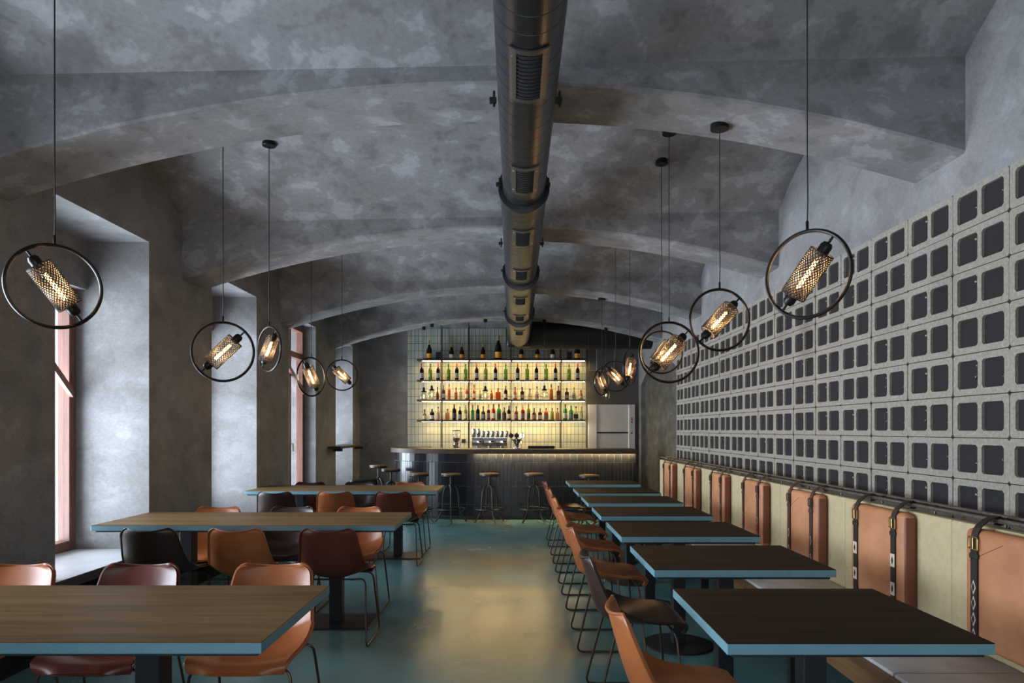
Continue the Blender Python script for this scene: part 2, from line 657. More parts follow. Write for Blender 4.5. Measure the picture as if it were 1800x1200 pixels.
# left wall: piers and window recesses
wl = MB()
wl.box(-3.9, XL, YF - 0.2, YB + 0.1, RECESS_TOP, 3.95)
wall_left = wl.build('wall_left', 'plaster_wall')
tag(wall_left, 'grey plaster wall with deep window recesses between piers', kind='structure')
edges = [YF - 0.2]
for a, b in RECESS:
    edges += [a, b]
edges.append(YB + 0.1)
for i in range(0, len(edges), 2):
    mb = MB()
    mb.box(-3.62, XL, edges[i], edges[i + 1], 0, RECESS_TOP)
    mb.build('pier', 'plaster_wall', wall_left)
WINX = {0: -3.48, 1: -3.48, 2: -3.48, 3: -3.48, 4: -3.07, 5: -3.48}
for i, (a, b) in enumerate(RECESS):
    wx = WINX[i]
    if i != 4:
        mb = MB()
        mb.box(-3.62, -3.34, a, b, 2.48, RECESS_TOP)
        mb.box(-3.62, -3.52, a, b, 0, 0.44)
        mb.build('lintel', 'plaster_wall', wall_left)
    z0 = 0.46 if i < 4 else 0.04
    if i == 5:
        z0 = 0.5
    z1 = 2.48 if i != 4 else 2.84
    w = bpy.data.objects.new('window_%d' % (i + 1), None)
    C.objects.link(w)
    tag(w, 'tall red-brown timber window in recess %d of the left wall' % (i + 1), kind='structure')
    fr = 0.075
    for (ya, yb, za, zb) in ((a, a + fr, z0, z1), (b - fr, b, z0, z1), (a + fr, b - fr, z0, z0 + fr), (a + fr, b - fr, z1 - fr, z1)):
        MB().cbox(wx - 0.05, wx + 0.05, ya, yb, za, zb, 0.006, 1).build('window_frame', 'wood_window', w)
    ym = (a + b) / 2
    zt = 1.80 if i != 4 else 2.42
    if i != 2:
        MB().cbox(wx - 0.035, wx + 0.045, a + fr, b - fr, zt - 0.04, zt + 0.04, 0.006, 1).build('transom', 'wood_window', w)
    if i in (2, 4):
        (yp, zp), (yq, zq) = ((4.62, 2.32), (5.37, 1.675)) if i == 2 else ((8.95, 2.36), (9.91, 1.93))
        MB().prism([(yp, zp - 0.035), (yq, zq - 0.035), (yq, zq + 0.03), (yp, zp + 0.03)], wx + 0.045, wx + 0.075, 'x').build('stay_bar', 'wood_window', w)
    MB().cbox(wx - 0.03, wx + 0.04, ym - 0.035, ym + 0.035, z0 + fr, zt - 0.04, 0.006, 1).build('mullion', 'wood_window', w)
    MB().cbox(wx - 0.03, wx + 0.04, ym - 0.025, ym + 0.025, zt + 0.04, z1 - fr, 0.006, 1).build('mullion', 'wood_window', w)
    for (ya, yb, za, zb) in ((a + fr, ym - .035, z0 + fr, zt - 0.04), (ym + .035, b - fr, z0 + fr, zt - 0.04),
                             (a + fr, ym - .025, zt + 0.04, z1 - fr), (ym + .025, b - fr, zt + 0.04, z1 - fr)):
        MB().box(wx - 0.004, wx + 0.004, ya, yb, za, zb).build('pane', 'pane', w)
    MB().tube([(wx + 0.05, ym + 0.0, 1.20), (wx + 0.075, ym, 1.20), (wx + 0.075, ym, 1.10)], 0.008).build('window_handle', 'brass', w)
# ground outside the windows
o = MB().box(-30, -3.9, -25, 40, -0.4, -0.02).build('ground_outside', 'sill_edge')
tag(o, 'paving outside the windows', kind='structure')

# right wall; arched shade at its far end shaped as a shallow niche
mb = MB()
NY0, NY1 = 9.55, 12.55
arc = []
for i in range(25):
    t = i / 24
    y = NY0 + (NY1 - NY0) * t
    arc.append((y, 2.18 + 0.34 * (1 - (2 * t - 1) ** 2)))
mb.box(XR, XR + 0.4, YF - 0.2, NY0, 0, 3.95)
mb.box(XR, XR + 0.4, NY1, YB + 0.1, 0, 3.95)
for i in range(24):
    (ya, za), (yb, zb) = arc[i], arc[i + 1]
    b = len(mb.v)
    for p in ((XR, ya, za), (XR, yb, zb), (XR, yb, 3.95), (XR, ya, 3.95), (XR + 0.1, ya, za), (XR + 0.1, yb, zb)):
        mb.vert(p)
    mb.face((b, b + 1, b + 2, b + 3))
    mb.face((b, b + 4, b + 5, b + 1))
mb.box(XR + 0.09, XR + 0.4, NY0 - 0.01, NY1 + 0.01, 0, 2.7)
mb.m = 0
wall_right = mb.build('wall_right', 'plaster_wall', fix=False, smooth=False)
tag(wall_right, 'grey plaster wall behind the concrete blocks', kind='structure')
o = MB().prism([(NY0, 0.0)] + arc + [(NY1, 0.0)], XR + 0.075, XR + 0.092, 'x').build('niche_shade', 'plaster_shade', wall_right, smooth=False)  # arched shade painted as a darker sheet

# hollow concrete blocks, each its own piece
BL, BH = 0.395, 0.20


def block_mesh(name, blobs, seed):
    rnd = random.Random(seed)
    L, H, D = BL - 0.004, BH - 0.004, 0.09
    ch = 0.010

    def oct_(cx, cz, w, h, c):
        return [(cx - w / 2 + c, cz - h / 2), (cx + w / 2 - c, cz - h / 2), (cx + w / 2, cz - h / 2 + c), (cx + w / 2, cz + h / 2 - c),
                (cx + w / 2 - c, cz + h / 2), (cx - w / 2 + c, cz + h / 2), (cx - w / 2, cz + h / 2 - c), (cx - w / 2, cz - h / 2 + c)]
    outer = oct_(0, 0, L, H, ch)
    cells = [oct_(-0.0885, 0.0, 0.148, 0.134, 0.012), oct_(0.0885, 0.0, 0.148, 0.134, 0.012)]
    bm = bmesh.new()
    ed = []

    def loop(pts, x):
        vs = [bm.verts.new((x, p[0], p[1])) for p in pts]
        es = [bm.edges.new((vs[i], vs[(i + 1) % len(vs)])) for i in range(len(vs))]
        return vs, es
    ov, oe = loop(outer, 0)
    cv = []
    ed += oe
    for c in cells:
        v_, e_ = loop(c, 0)
        cv.append(v_)
        ed += e_
    bmesh.ops.triangle_fill(bm, use_beauty=True, use_dissolve=False, edges=ed)
    back = [bm.verts.new((D, p[0], p[1])) for p in outer]
    n = 8
    for i in range(n):
        bm.faces.new((ov[i], back[i], back[(i + 1) % n], ov[(i + 1) % n]))
    for c, v_ in zip(cells, cv):
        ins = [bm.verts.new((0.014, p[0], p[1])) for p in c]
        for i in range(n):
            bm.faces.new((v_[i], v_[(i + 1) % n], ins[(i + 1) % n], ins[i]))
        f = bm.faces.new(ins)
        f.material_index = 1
    for k in range(blobs):
        cy = rnd.choice((-0.0885, 0.0885)) - 0.062
        cz = rnd.uniform(-0.04, 0.045)
        s = rnd.uniform(0.006, 0.011)
        r = bmesh.ops.create_icosphere(bm, subdivisions=1, radius=s, matrix=Matrix.Translation((0.006, cy, cz)))
        for v in r['verts']:
            for f in v.link_faces:
                f.material_index = 2 if rnd.random() < 0.35 else 3
    bmesh.ops.recalc_face_normals(bm, faces=bm.faces)
    me = bpy.data.meshes.new(name)
    bm.to_mesh(me)
    bm.free()
    for m_ in ('concrete_block', 'felt', 'concrete_block', 'black_matt'):
        me.materials.append(MATS[m_])
    return me


BM = [block_mesh('hollow_block', k, 10 + k) for k in (0, 0, 1, 1, 2, 3)]
for c in range(19):
    y0 = 1.869 + c * BL
    for r in range(8):
        zc = CAMH + 1.162 - BH * (r + 0.5)
        ob = link('hollow_block', random.choice(BM), wall_right, (XB + random.uniform(-0.003, 0.003), y0 + BL / 2, zc))

# back and front walls
o = MB().box(-3.9, 2.66, YB, YB + 0.3, 0, 3.95).build('wall_back', 'plaster_wall', smooth=False)
wall_back = tag(o, 'grey plaster end wall behind the bar', kind='structure')
mb = MB()
mb.box(-3.9, -1.75, YF - 0.3, YF, 0, 3.95)
mb.box(1.15, 2.66, YF - 0.3, YF, 0, 3.95)
mb.box(-1.75, 1.15, YF - 0.3, YF, 2.35, 3.95)
o = mb.build('wall_front', 'plaster_wall', smooth=False)
dr = bpy.data.objects.new('added_door_1', None)  # unseen doors added so fill light reaches the camera-facing table edges
C.objects.link(dr)
tag(dr, 'added glazed timber doors behind the camera, letting in fill light', kind='structure')
for k in range(4):
    xa = -1.75 + 2.9 * k / 4
    for q in ((xa, xa + 0.07, 0, 2.35), (xa + 0.655, xa + 0.725, 0, 2.35), (xa + 0.07, xa + 0.655, 0, 0.12), (xa + 0.07, xa + 0.655, 2.25, 2.35)):
        MB().box(q[0], q[1], YF - 0.2, YF - 0.12, q[2], q[3]).build('door_rail', 'wood_window', dr)
    MB().box(xa + 0.07, xa + 0.655, YF - 0.165, YF - 0.155, 0.12, 2.25).build('pane', 'pane', dr)
tag(o, 'grey plaster wall at the near end of the room', kind='structure')
MB().box(1.30, XR, YB - 0.02, YB, 0, 3.12).build('painted_panel', 'grey_paint', wall_back, smooth=False)
TX0, TX1, TZ1 = -1.985, 1.296, CAMH + 1.86
MB().box(TX0, TX1, YB - 0.008, YB, 0.6, TZ1).build('tile_backing', 'grout_dark', wall_back, smooth=False)
TW, TH = (TX1 - TX0) / 47, 0.139
tm = MB().cbox(-TW / 2 + 0.0028, TW / 2 - 0.0028, -0.008, 0.0, -TH / 2 + 0.0028, TH / 2 - 0.0028, 0.0025, 1).mesh('tile', 'tile_glazed')
rest = MB()
for r in range(17):
    for c in range(47):
        cx, cz = TX0 + TW * (c + 0.5), TZ1 - TH * (r + 0.5)
        if r < 3 or r in (13, 14, 15) or (c < 2 and r < 12):
            link('tile', tm, wall_back, (cx, YB - 0.006, cz))
        else:
            d = 0.0028
            rest.box(cx - TW / 2 + d, cx + TW / 2 - d, YB - 0.014, YB - 0.006, cz - TH / 2 + d, cz + TH / 2 - d)
o = rest.build('tiles', 'tile_glazed', wall_back, smooth=False)
o['kind'] = 'stuff'

# ------------------------------------------------------------------ window seat along the left wall
t = thing('window_seat', 'long pale window seat with dark edge running along the left wall', 'window seat', (0, 0, 0))
mb = MB()
mb.box(XL, -2.80, 1.5, 8.70, 0.40, 0.46)
for a, b in RECESS[1:4]:
    mb.box(-3.50, XL, a, b, 0.40, 0.46)
mb.build('seat_board', 'sill_white', t, smooth=False)
MB().box(-2.80, -2.796, 1.5, 8.70, 0.398, 0.458).build('front_edge', 'sill_edge', t)
MB().box(XL, -2.845, 1.5, 8.70, 0.0, 0.40).build('dark_void_panel', 'black_matt', t)  # black sheet put in for the dark void under the seat

# ------------------------------------------------------------------ tables


def edge_top(parent, x0, x1, y0, y1, z1, topmat, thick=0.036):
    e = MB().cbox(x0, x1, y0, y1, z1 - thick, z1 - 0.002, 0.002, 1).build('edge_band', 'blue_edge', parent)
    MB().cbox(x0 + 0.001, x1 - 0.001, y0 + 0.001, y1 - 0.001, z1 - 0.004, z1, 0.001, 1).build('tabletop', topmat, parent)
    MB().box(x0 + 0.02, x1 - 0.02, y0 + 0.02, y1 - 0.02, z1 - thick - 0.012, z1 - thick).build('underside', 'steel_dark', parent)


LT = [(2.10, 2.87, -2.80, -0.765, 'long brown wooden table with blue edge, nearest the camera'),
      (4.66, 5.41, -2.84, -0.805, 'long brown wooden table with blue edge, middle of the three long tables'),
      (7.28, 8.06, -2.83, -0.82, 'long brown wooden table with blue edge, closest to the bar')]
for ya, yb, xa, xb, lab in LT:
    yc = (ya + yb) / 2
    t = thing('long_table', lab, 'table', (0, yc, 0), group='long tables by the windows')
    edge_top(t, xa, xb, ya - yc, yb - yc, 0.75, 'wood_table')
    for cx in (-1.29, -2.36):
        MB().cbox(cx - 0.045, cx + 0.045, -0.045, 0.045, 0.012, 0.703, 0.004, 1).build('column', 'steel_dark', t)
        MB().cbox(cx - 0.27, cx + 0.27, -0.2, 0.2, 0.0, 0.012, 0.003, 1).build('base_plate', 'steel_base', t)

RT = [(2.09, 2.81), (3.19, 3.86), (4.18, 4.84), (5.17, 5.80), (6.08, 6.74), (7.02, 7.68), (8.17, 8.81)]
for i, (ya, yb) in enumerate(RT):
    yc = (ya + yb) / 2
    t = thing('square_table', 'shaded brown bistro table with blue edge by the bench, %s from the camera' % ('nearest' if i == 0 else ORD[i] if i < 6 else 'farthest'), 'table', (0, yc, 0),
              group='small tables along the bench')
    x0, x1 = 0.635, (1.440 if i == 0 else 1.470)
    edge_top(t, x0, x1, ya - yc, yb - yc, 0.75, 'wood_shaded')
    cx = (x0 + x1) / 2
    MB().cbox(cx - 0.04, cx + 0.04, -0.04, 0.04, 0.012, 0.703, 0.004, 1).build('column', 'steel_dark', t)
    mb = MB()
    mb.M = Matrix.Translation((cx, 0, 0))
    mb.lathe([(0.225, 0.0), (0.225, 0.006), (0.218, 0.012), (0.0, 0.0125)], 40, cap=False)
    mb.build('base_plate', 'steel_base', t)


# ------------------------------------------------------------------ leather chairs
def catmull(pts, n):
    out = []
    k = len(pts)
    for i in range(k - 1):
        p0, p1, p2, p3 = pts[max(i - 1, 0)], pts[i], pts[i + 1], pts[min(i + 2, k - 1)]
        for j in range(n):
            t = j / n
            out.append(tuple(0.5 * ((2 * b) + (c - a) * t + (2 * a - 5 * b + 4 * c - d) * t * t + (3 * b - a - 3 * c + d) * t ** 3)
                             for a, b, c, d in zip(p0, p1, p2, p3)))
    out.append(tuple(pts[-1]))
    return out


def shell_mesh(mat):
    # y, z, half width, curl towards the sitter
    ctl = [(-0.285, 0.745, 0.172, 0.030), (-0.272, 0.70, 0.180, 0.034), (-0.250, 0.62, 0.192, 0.042), (-0.226, 0.54, 0.204, 0.052), (-0.195, 0.468, 0.215, 0.066),
           (-0.130, 0.428, 0.222, 0.070), (-0.04, 0.418, 0.223, 0.050), (0.06, 0.422, 0.221, 0.032), (0.15, 0.432, 0.216, 0.020), (0.21, 0.430, 0.204, 0.006), (0.235, 0.410, 0.190, 0.0)]
    prof = catmull(ctl, 4)
    a_, b_ = prof[0], prof[1]
    prof = [a_] + [tuple(p + (q - p) * f for p, q in zip(a_, b_)) for f in (0.12, 0.4)] + prof[1:]
    RHO = 0.045
    n = len(prof)
    m = 17
    rows = []
    for i, (y, z, w, d) in enumerate(prof):
        ya, za = prof[max(i - 1, 0)][:2]
        yb, zb = prof[min(i + 1, n - 1)][:2]
        ty, tz = yb - ya, zb - za
        L = math.hypot(ty, tz)
        ny, nz = -tz / L, ty / L          # towards the sitter
        row = []
        s_top = math.hypot(y - prof[0][0], z - prof[0][1])
        for j in range(m):
            u = -1 + 2 * j / (m - 1)
            k = abs(u) ** 2.4 * d + 0.25 * u * u * d
            x = u * w
            yy, zz = y + ny * k, z + nz * k
            if s_top < RHO:                 # rounded upper corners, edge sagging in the middle
                x = u * (w - RHO + math.sqrt(RHO * RHO - (RHO - s_top) ** 2))
                zz += (1 - s_top / RHO) * 0.006 * u * u
            if i > n - 6:
                f = (i - (n - 6)) / 5
                yy -= 0.045 * f * max(0, abs(u) - 0.5) / 0.5
            row.append((x, yy, zz))
        rows.append(row)
    mb = MB().grid(rows)
    bm = bmesh.new()
    vs = [bm.verts.new(v) for v in mb.v]
    for f in mb.f:
        bm.faces.new([vs[i] for i in f])
    bmesh.ops.recalc_face_normals(bm, faces=bm.faces)
    bmesh.ops.solidify(bm, geom=list(bm.faces), thickness=0.013)
    me = bpy.data.meshes.new('shell')
    bm.to_mesh(me)
    bm.free()
    me.materials.append(MATS[mat])
    me.polygons.foreach_set('use_smooth', [True] * len(me.polygons))
    me.set_sharp_from_angle(angle=math.radians(60))
    return me, rows


SHELL = {}
for mt in ('leather_tan', 'leather_cognac', 'leather_oxblood', 'leather_dark'):
    SHELL[mt], ROWS = shell_mesh(mt)
# piping along the shell's rim
rim = [Vector(r[0]) for r in ROWS] + [Vector(p) for p in ROWS[-1][1:-1]] + [Vector(r[-1]) for r in reversed(ROWS)] + [Vector(p) for p in reversed(ROWS[0][1:-1])]
RIM = {k: MB().tube(rim, 0.0065, 6, closed=True).mesh('rim', k) for k in SHELL}


def rounded(pts, r=0.035, n=5):
    out = [Vector(pts[0])]
    for i in range(1, len(pts) - 1):
        a, b, c = Vector(pts[i - 1]), Vector(pts[i]), Vector(pts[i + 1])
        p = b + (a - b).normalized() * min(r, (a - b).length * 0.45)
        q = b + (c - b).normalized() * min(r, (c - b).length * 0.45)
        for k in range(n + 1):
            t = k / n
            out.append(p * (1 - t) ** 2 + b * 2 * t * (1 - t) + q * t * t)
    out.append(Vector(pts[-1]))
    return out


def sled(s):
    return MB().tube(rounded([(s * 0.12, 0.15, 0.412), (s * 0.205, 0.16, 0.405), (s * 0.243, 0.20, 0.007), (s * 0.243, -0.235, 0.007), (s * 0.215, -0.13, 0.425), (s * 0.12, -0.13, 0.415)], 0.045),
                     0.0062, 8).mesh('sled_leg', 'rod_brown')


SLED = [sled(-1), sled(1)]
CROSS = MB().tube([(-0.17, 0.15, 0.411), (0.17, 0.15, 0.411)], 0.006, 6).mesh('crossbar', 'rod_brown')
CROSS2 = MB().tube([(-0.17, -0.10, 0.411), (0.17, -0.10, 0.411)], 0.006, 6).mesh('crossbar', 'rod_brown')


def chair(x, y, rz, mat, label, group):
    t = thing('leather_chair', label, 'chair', (x, y, 0), rz, group)
    s = link('shell', SHELL[mat], t)
    link('piping', RIM[mat], s)
    for m_ in SLED:
        link('sled_leg', m_, t)
    link('crossbar', CROSS, t)
    link('crossbar', CROSS2, t)
    return t


AWAY, TOWARD, RIGHT = 0.0, PI, -PI / 2
TAN, COG, OXB, DRK = 'leather_tan', 'leather_cognac', 'leather_oxblood', 'leather_dark'
gl = 'leather chairs at the long tables'
chair(-2.33, 3.02, TOWARD, COG, 'tan leather chair cut off by the picture edge, behind the nearest long table', gl)
chair(-1.75, 3.02, TOWARD, OXB, 'reddish brown leather chair behind the nearest long table, between two tan ones', gl)
chair(-1.13, 3.02, TOWARD, TAN, 'tan leather chair behind the nearest long table, at its aisle end', gl)
chair(-2.34, 4.68, AWAY, DRK, 'almost black leather chair at the middle long table, beside the window seat', gl)
chair(-1.78, 4.67, AWAY, TAN, 'tan leather chair seen from behind at the middle long table, between two dark ones', gl)
chair(-1.19, 4.66, AWAY, OXB, 'dark red leather chair seen from behind at the aisle end of the middle long table', gl)
chair(-2.42, 5.44, TOWARD, TAN, 'tan leather chair on the far side of the middle long table, beside the window seat', gl)
chair(-1.82, 5.45, TOWARD, DRK, 'dark brown leather chair on the far side of the middle long table, at its centre', gl)
chair(-1.27, 5.44, TOWARD, TAN, 'tan leather chair on the far side of the middle long table, at the aisle', gl)
chair(-2.43, 7.28, AWAY, DRK, 'dark brown leather chair seen from behind at the farthest long table, window end', gl)
chair(-1.83, 7.30, AWAY, COG, 'cognac leather chair seen from behind at the farthest long table, between two dark ones', gl)
chair(-1.24, 7.29, AWAY, OXB, 'dark red-brown leather chair seen from behind at the farthest long table, aisle end', gl)
chair(-2.46, 8.12, TOWARD, OXB, 'reddish leather chair on the far side of the farthest long table, window end', gl)
chair(-1.87, 8.12, TOWARD, DRK, 'dark brown leather chair on the far side of the farthest long table, at its centre', gl)
chair(-1.26, 8.10, TOWARD, TAN, 'bright tan leather chair on the far side of the farthest long table, aisle end', gl)
gr = 'leather chairs facing the bench'
for i, (yc, mt, nm) in enumerate([(2.50, TAN, 'tan'), (3.56, DRK, 'dark brown'), (4.59, COG, 'cognac'), (5.60, TAN, 'tan'), (6.52, TAN, 'light tan'), (7.45, COG, 'cognac'), (8.50, OXB, 'dark red')]):
    chair(0.615, yc, RIGHT, mt, '%s leather chair at the %s small bench table' % (nm, ('nearest', 'second nearest', 'third nearest', 'fourth', 'fifth', 'sixth', 'farthest')[i]), gr)

# ------------------------------------------------------------------ bench along the blocks
t = thing('wall_bench', 'long wall bench with pale seat and beige backrest under the concrete blocks', 'bench', (0, 0, 0))
BY0, BY1 = 1.7, 9.36
MB().cbox(1.36, 1.44, BY0, BY1, 0.37, 0.45, 0.006, 1).build('front_rail', 'wood_bench', t)
MB().box(1.46, 2.05, BY0, BY1, 0.30, 0.42).build('seat_base', 'black_matt', t)
for k in range(8):
    ya = BY0 + (BY1 - BY0) * k / 8
    yb = BY0 + (BY1 - BY0) * (k + 1) / 8
    MB().cbox(1.44, 1.94, ya + 0.002, yb - 0.002, 0.42, 0.465, 0.012, 2).build('seat_pad', 'seat_white', t)
ys = [BY0, 2.55, 3.1, 4.1, 5.1, 6.05, 7.05, 8.05, BY1]
for k in range(len(ys) - 1):
    MB().cbox(1.94, 1.99, ys[k] + 0.0015, ys[k + 1] - 0.0015, 0.40, 0.990, 0.004, 1).build('back_panel', 'beige_panel', t)
for k in range(9):
    y = BY0 + 0.25 + k * 0.9
    MB().box(1.48, 1.54, y, y + 0.05, 0, 0.37).build('leg', 'black', t)
MB().box(1.99, XB + 0.0, BY0, BY1, 0.0, 0.955).build('back_support', 'black_matt', t)

t = thing('steel_rail', 'twin ribbed steel bars running above the bench backrest', 'rail', (0, 0, 0))
for (x, z) in ((1.957, 1.020), (2.030, 1.027)):
    mb = MB()
    pts, rad = [], []
    n = 420
    for k in range(n + 1):
        pts.append((x, BY0 + (BY1 - BY0) * k / n, z))
        rad.append(0.0095 + (0.0016 if k % 2 else 0))
    mb.tube(pts, rad, 8).build('ribbed_bar', 'rebar', t)
for k in range(16):
    y = BY0 + 0.2 + k * 0.48
    MB().tube([(1.952, y, 1.018), (2.035, y, 1.025)], 0.006, 6).build('cross_tie', 'rebar', t)
    MB().tube([(2.012, y, 1.022), (2.012, y, 0.955)], 0.006, 6).build('post', 'rebar', t)


# hanging back cushions
def ribbon(path, y0, y1, th):
    mb = MB()
    n = len(path)
    rows = []
    for i, (x, z) in enumerate(path):
        xa, za = path[max(i - 1, 0)]
        xb, zb = path[min(i + 1, n - 1)]
        L = math.hypot(xb - xa, zb - za)
        nx, nz = (zb - za) / L, -(xb - xa) / L
        rows.append([(x - nx * th, y0, z - nz * th), (x - nx * th, y1, z - nz * th), (x, y1, z), (x, y0, z), (x - nx * th, y0, z - nz * th)])
    return mb.grid(rows)


CU = [(2.40, 2.91, 0), (3.36, 3.90, 1), (4.32, 4.83, 2), (5.29, 5.79, 3), (6.26, 6.74, 4), (7.26, 7.79, 5), (8.35, 8.86, 6)]
pos = ['nearest the camera, cut off by the picture edge', 'second nearest the camera', 'third nearest the camera', 'with red strap bands, fourth along the bench', 'fifth along the bench', 'second from the far end', 'at the far end of the bench']
for (ya, yb, i) in CU:
    yc = (ya + yb) / 2
    t = thing('back_cushion', 'tan leather back cushion ' + pos[i], 'cushion', (0, yc, 0), group='back cushions strapped above the bench')
    h = (yb - ya) / 2
    MB().cbox(1.872, 1.938, -h, h, 0.505, 0.985, 0.028, 4).build('body', 'leather_cushion', t)
    MB().cbox(1.880, 1.932, -h - 0.003, -h + 0.02, 0.525, 0.965, 0.010, 2).build('side_gusset', 'leather_side', t)
    # envelope stitch lines
    if i in (0, 2):
        MB().tube([(1.8722, h - 0.035, 0.85), (1.8722, 0.02, 0.945)], 0.0016, 5).build('stitch_line', 'leather_side', t)
    for sgn, off in ((1, 0.075), (-1, 0.085)):
        y = sgn * (h - off)
        smat = 'strap_black' if i < 2 else 'strap_brown'
        pth = [(1.868, 0.51), (1.868, 0.6), (1.868, 0.7), (1.868, 0.8), (1.868, 0.9), (1.869, 0.950), (1.874, 0.975), (1.888, 0.998), (1.912, 1.018), (1.940, 1.034), (1.960, 1.037),
               (1.974, 1.026), (1.972, 1.010), (1.958, 1.004)]
        s = ribbon(pth, y - 0.020, y + 0.020, 0.004).build('strap', smat, t)
        # buckle and keeper
        mb = MB()
        mb.tube(rounded([(1.861, y - 0.026, 0.905), (1.861, y + 0.026, 0.905), (1.861, y + 0.026, 0.955), (1.861, y - 0.026, 0.955), (1.861, y - 0.026, 0.905)], 0.008, 3), 0.0032, 6)
        mb.tube([(1.860, y, 0.905), (1.860, y, 0.95)], 0.0025, 6)
        mb.build('buckle', 'brass' if i < 2 else 'strap_black', s)
        MB().cbox(1.860, 1.870, y - 0.025, y + 0.025, 0.866, 0.888, 0.003, 1).build('keeper', smat, s)
        # woven lozenges
        zs = (0.555, 0.620, 0.685, 0.750) if i == 0 else ((0.605, 0.745) if i == 1 else (0.58, 0.69))
        for zz in zs:
            mb = MB()
            if i == 1:
                mb.box(1.8625, 1.8645, y - 0.0195, y + 0.0195, zz - 0.032, zz + 0.032)
            else:
                mb.prism([(y - 0.014, zz), (y, zz - 0.030), (y + 0.014, zz), (y, zz + 0.030)], 1.8625, 1.8645, 'x')
            mb.build('woven_patch', 'strap_cream', s)
            MB().prism([(y - 0.008, zz), (y, zz - 0.018), (y + 0.008, zz), (y, zz + 0.018)], 1.8605, 1.8630, 'x').build('woven_lozenge', 'strap_black', s)
        if i == 3:
            MB().box(1.8622, 1.8646, y - 0.0196, y + 0.0196, 0.625, 0.665).build('red_band', 'strap_red', s)


# ------------------------------------------------------------------ ring pendants
def shade_mesh(r, L):
    """diamond lattice tube, axis z"""
    mb = MB()
    n, m = 22, 24
    for s in (1, -1):
        for k in range(n):
            pts = []
            for i in range(m + 1):
                a = 2 * PI * (k + s * i * 0.5) / n
                pts.append((r * math.cos(a), r * math.sin(a), -L / 2 + L * i / m))
            mb.tube(pts, 0.0021, 4, cap=False)
    for z in (-L / 2, L / 2):
        mb.tube([(r * math.cos(2 * PI * k / 28), r * math.sin(2 * PI * k / 28), z) for k in range(28)], 0.0025, 5, closed=True)
    return mb


PEND = {}


def pendant_meshes(D):
    if D in PEND:
        return PEND[D]
    R = D / 2
    k = D / 0.33
    d = {}
    d['ring'] = MB().tube([(R * math.cos(2 * PI * i / 72), 0, R * math.sin(2 * PI * i / 72)) for i in range(72)], 0.0075 * k, 8, closed=True).mesh('ring', 'lamp_black')
    d['shade'] = shade_mesh(0.047 * k, 0.185 * k).mesh('mesh_shade', 'lamp_mesh', fix=False)
    b = MB()
    b.lathe([(0.004, -0.080 * k), (0.016 * k, -0.075 * k), (0.018 * k, -0.06 * k), (0.018 * k, 0.05 * k), (0.012 * k, 0.068 * k), (0.008, 0.088 * k)], 14)
    d['bulb'] = b.mesh('bulb', 'glass_bulb')
    f = MB()
    for i in range(4):
        a = PI / 2 * i
        x, y = 0.0065 * k * math.cos(a), 0.0065 * k * math.sin(a)
        f.tube([(x, y, -0.062 * k), (x, y, -0.004 * k)], 0.0015 * k, 6)
        f.tube([(x, y, 0.004 * k), (x, y, 0.056 * k)], 0.0015 * k, 6)
    d['filament'] = f.mesh('filament', 'filament')
    c = MB()
    c.lathe([(0.021 * k, 0.080 * k), (0.023 * k, 0.086 * k), (0.023 * k, 0.120 * k), (0.016 * k, 0.132 * k), (0.005, 0.134 * k), (0.005, R - 0.002)], 16)
    d['socket'] = c.mesh('socket', 'lamp_black')
    c = MB()
    c.M = Matrix.Rotation(PI, 4, 'X')
    c.lathe([(0.021 * k, 0.092 * k), (0.023 * k, 0.096 * k), (0.023 * k, 0.120 * k), (0.016 * k, 0.132 * k), (0.005, 0.134 * k), (0.005, R - 0.002)], 16)
    d['end_cap'] = c.mesh('end_cap', 'lamp_black')
    PEND[D] = d
    return d


def pendant(x, y, h, D, a, th, label, group):
    d = pendant_meshes(D)
    R = D / 2
    t = thing('ring_pendant', label, 'pendant lamp', (x, y, h), math.radians(a), group)
    link('ring', d['ring'], t)
    ax = Matrix.Rotation(PI / 2 - math.radians(th), 4, 'Y')
    for k in ('shade', 'bulb', 'socket', 'end_cap'):
        o = link({'shade': 'mesh_shade'}.get(k, k), d[k], t)
        o.rotation_euler = (0, PI / 2 - math.radians(th), 0)
        if k == 'bulb':
            link('filament', d['filament'], o)
    ld = bpy.data.lights.new('lamp_glow', 'POINT')
    ld.energy = 9.0
    ld.color = (1.0, 0.60, 0.28)
    ld.shadow_soft_size = 0.012
    lo = bpy.data.objects.new('lamp_glow', ld)
    C.objects.link(lo)
    lo.parent = t
    c = ceil_h(x, y) - h
    MB().tube([(0, 0, R + 0.03), (0.002, 0, R + 0.12), (0, 0, R + 0.3), (0, 0, c - 0.01)], 0.0028, 6).build('cord', 'black', t)
    MB().lathe([(0.006, R + 0.0), (0.006, R + 0.035), (0.004, R + 0.04)], 8).build('cord_grip', 'lamp_black', t)
    MB().lathe([(0.048, c - 0.022), (0.05, c - 0.02), (0.05, c + 0.03)], 24).build('canopy', 'lamp_black', t)
    return t


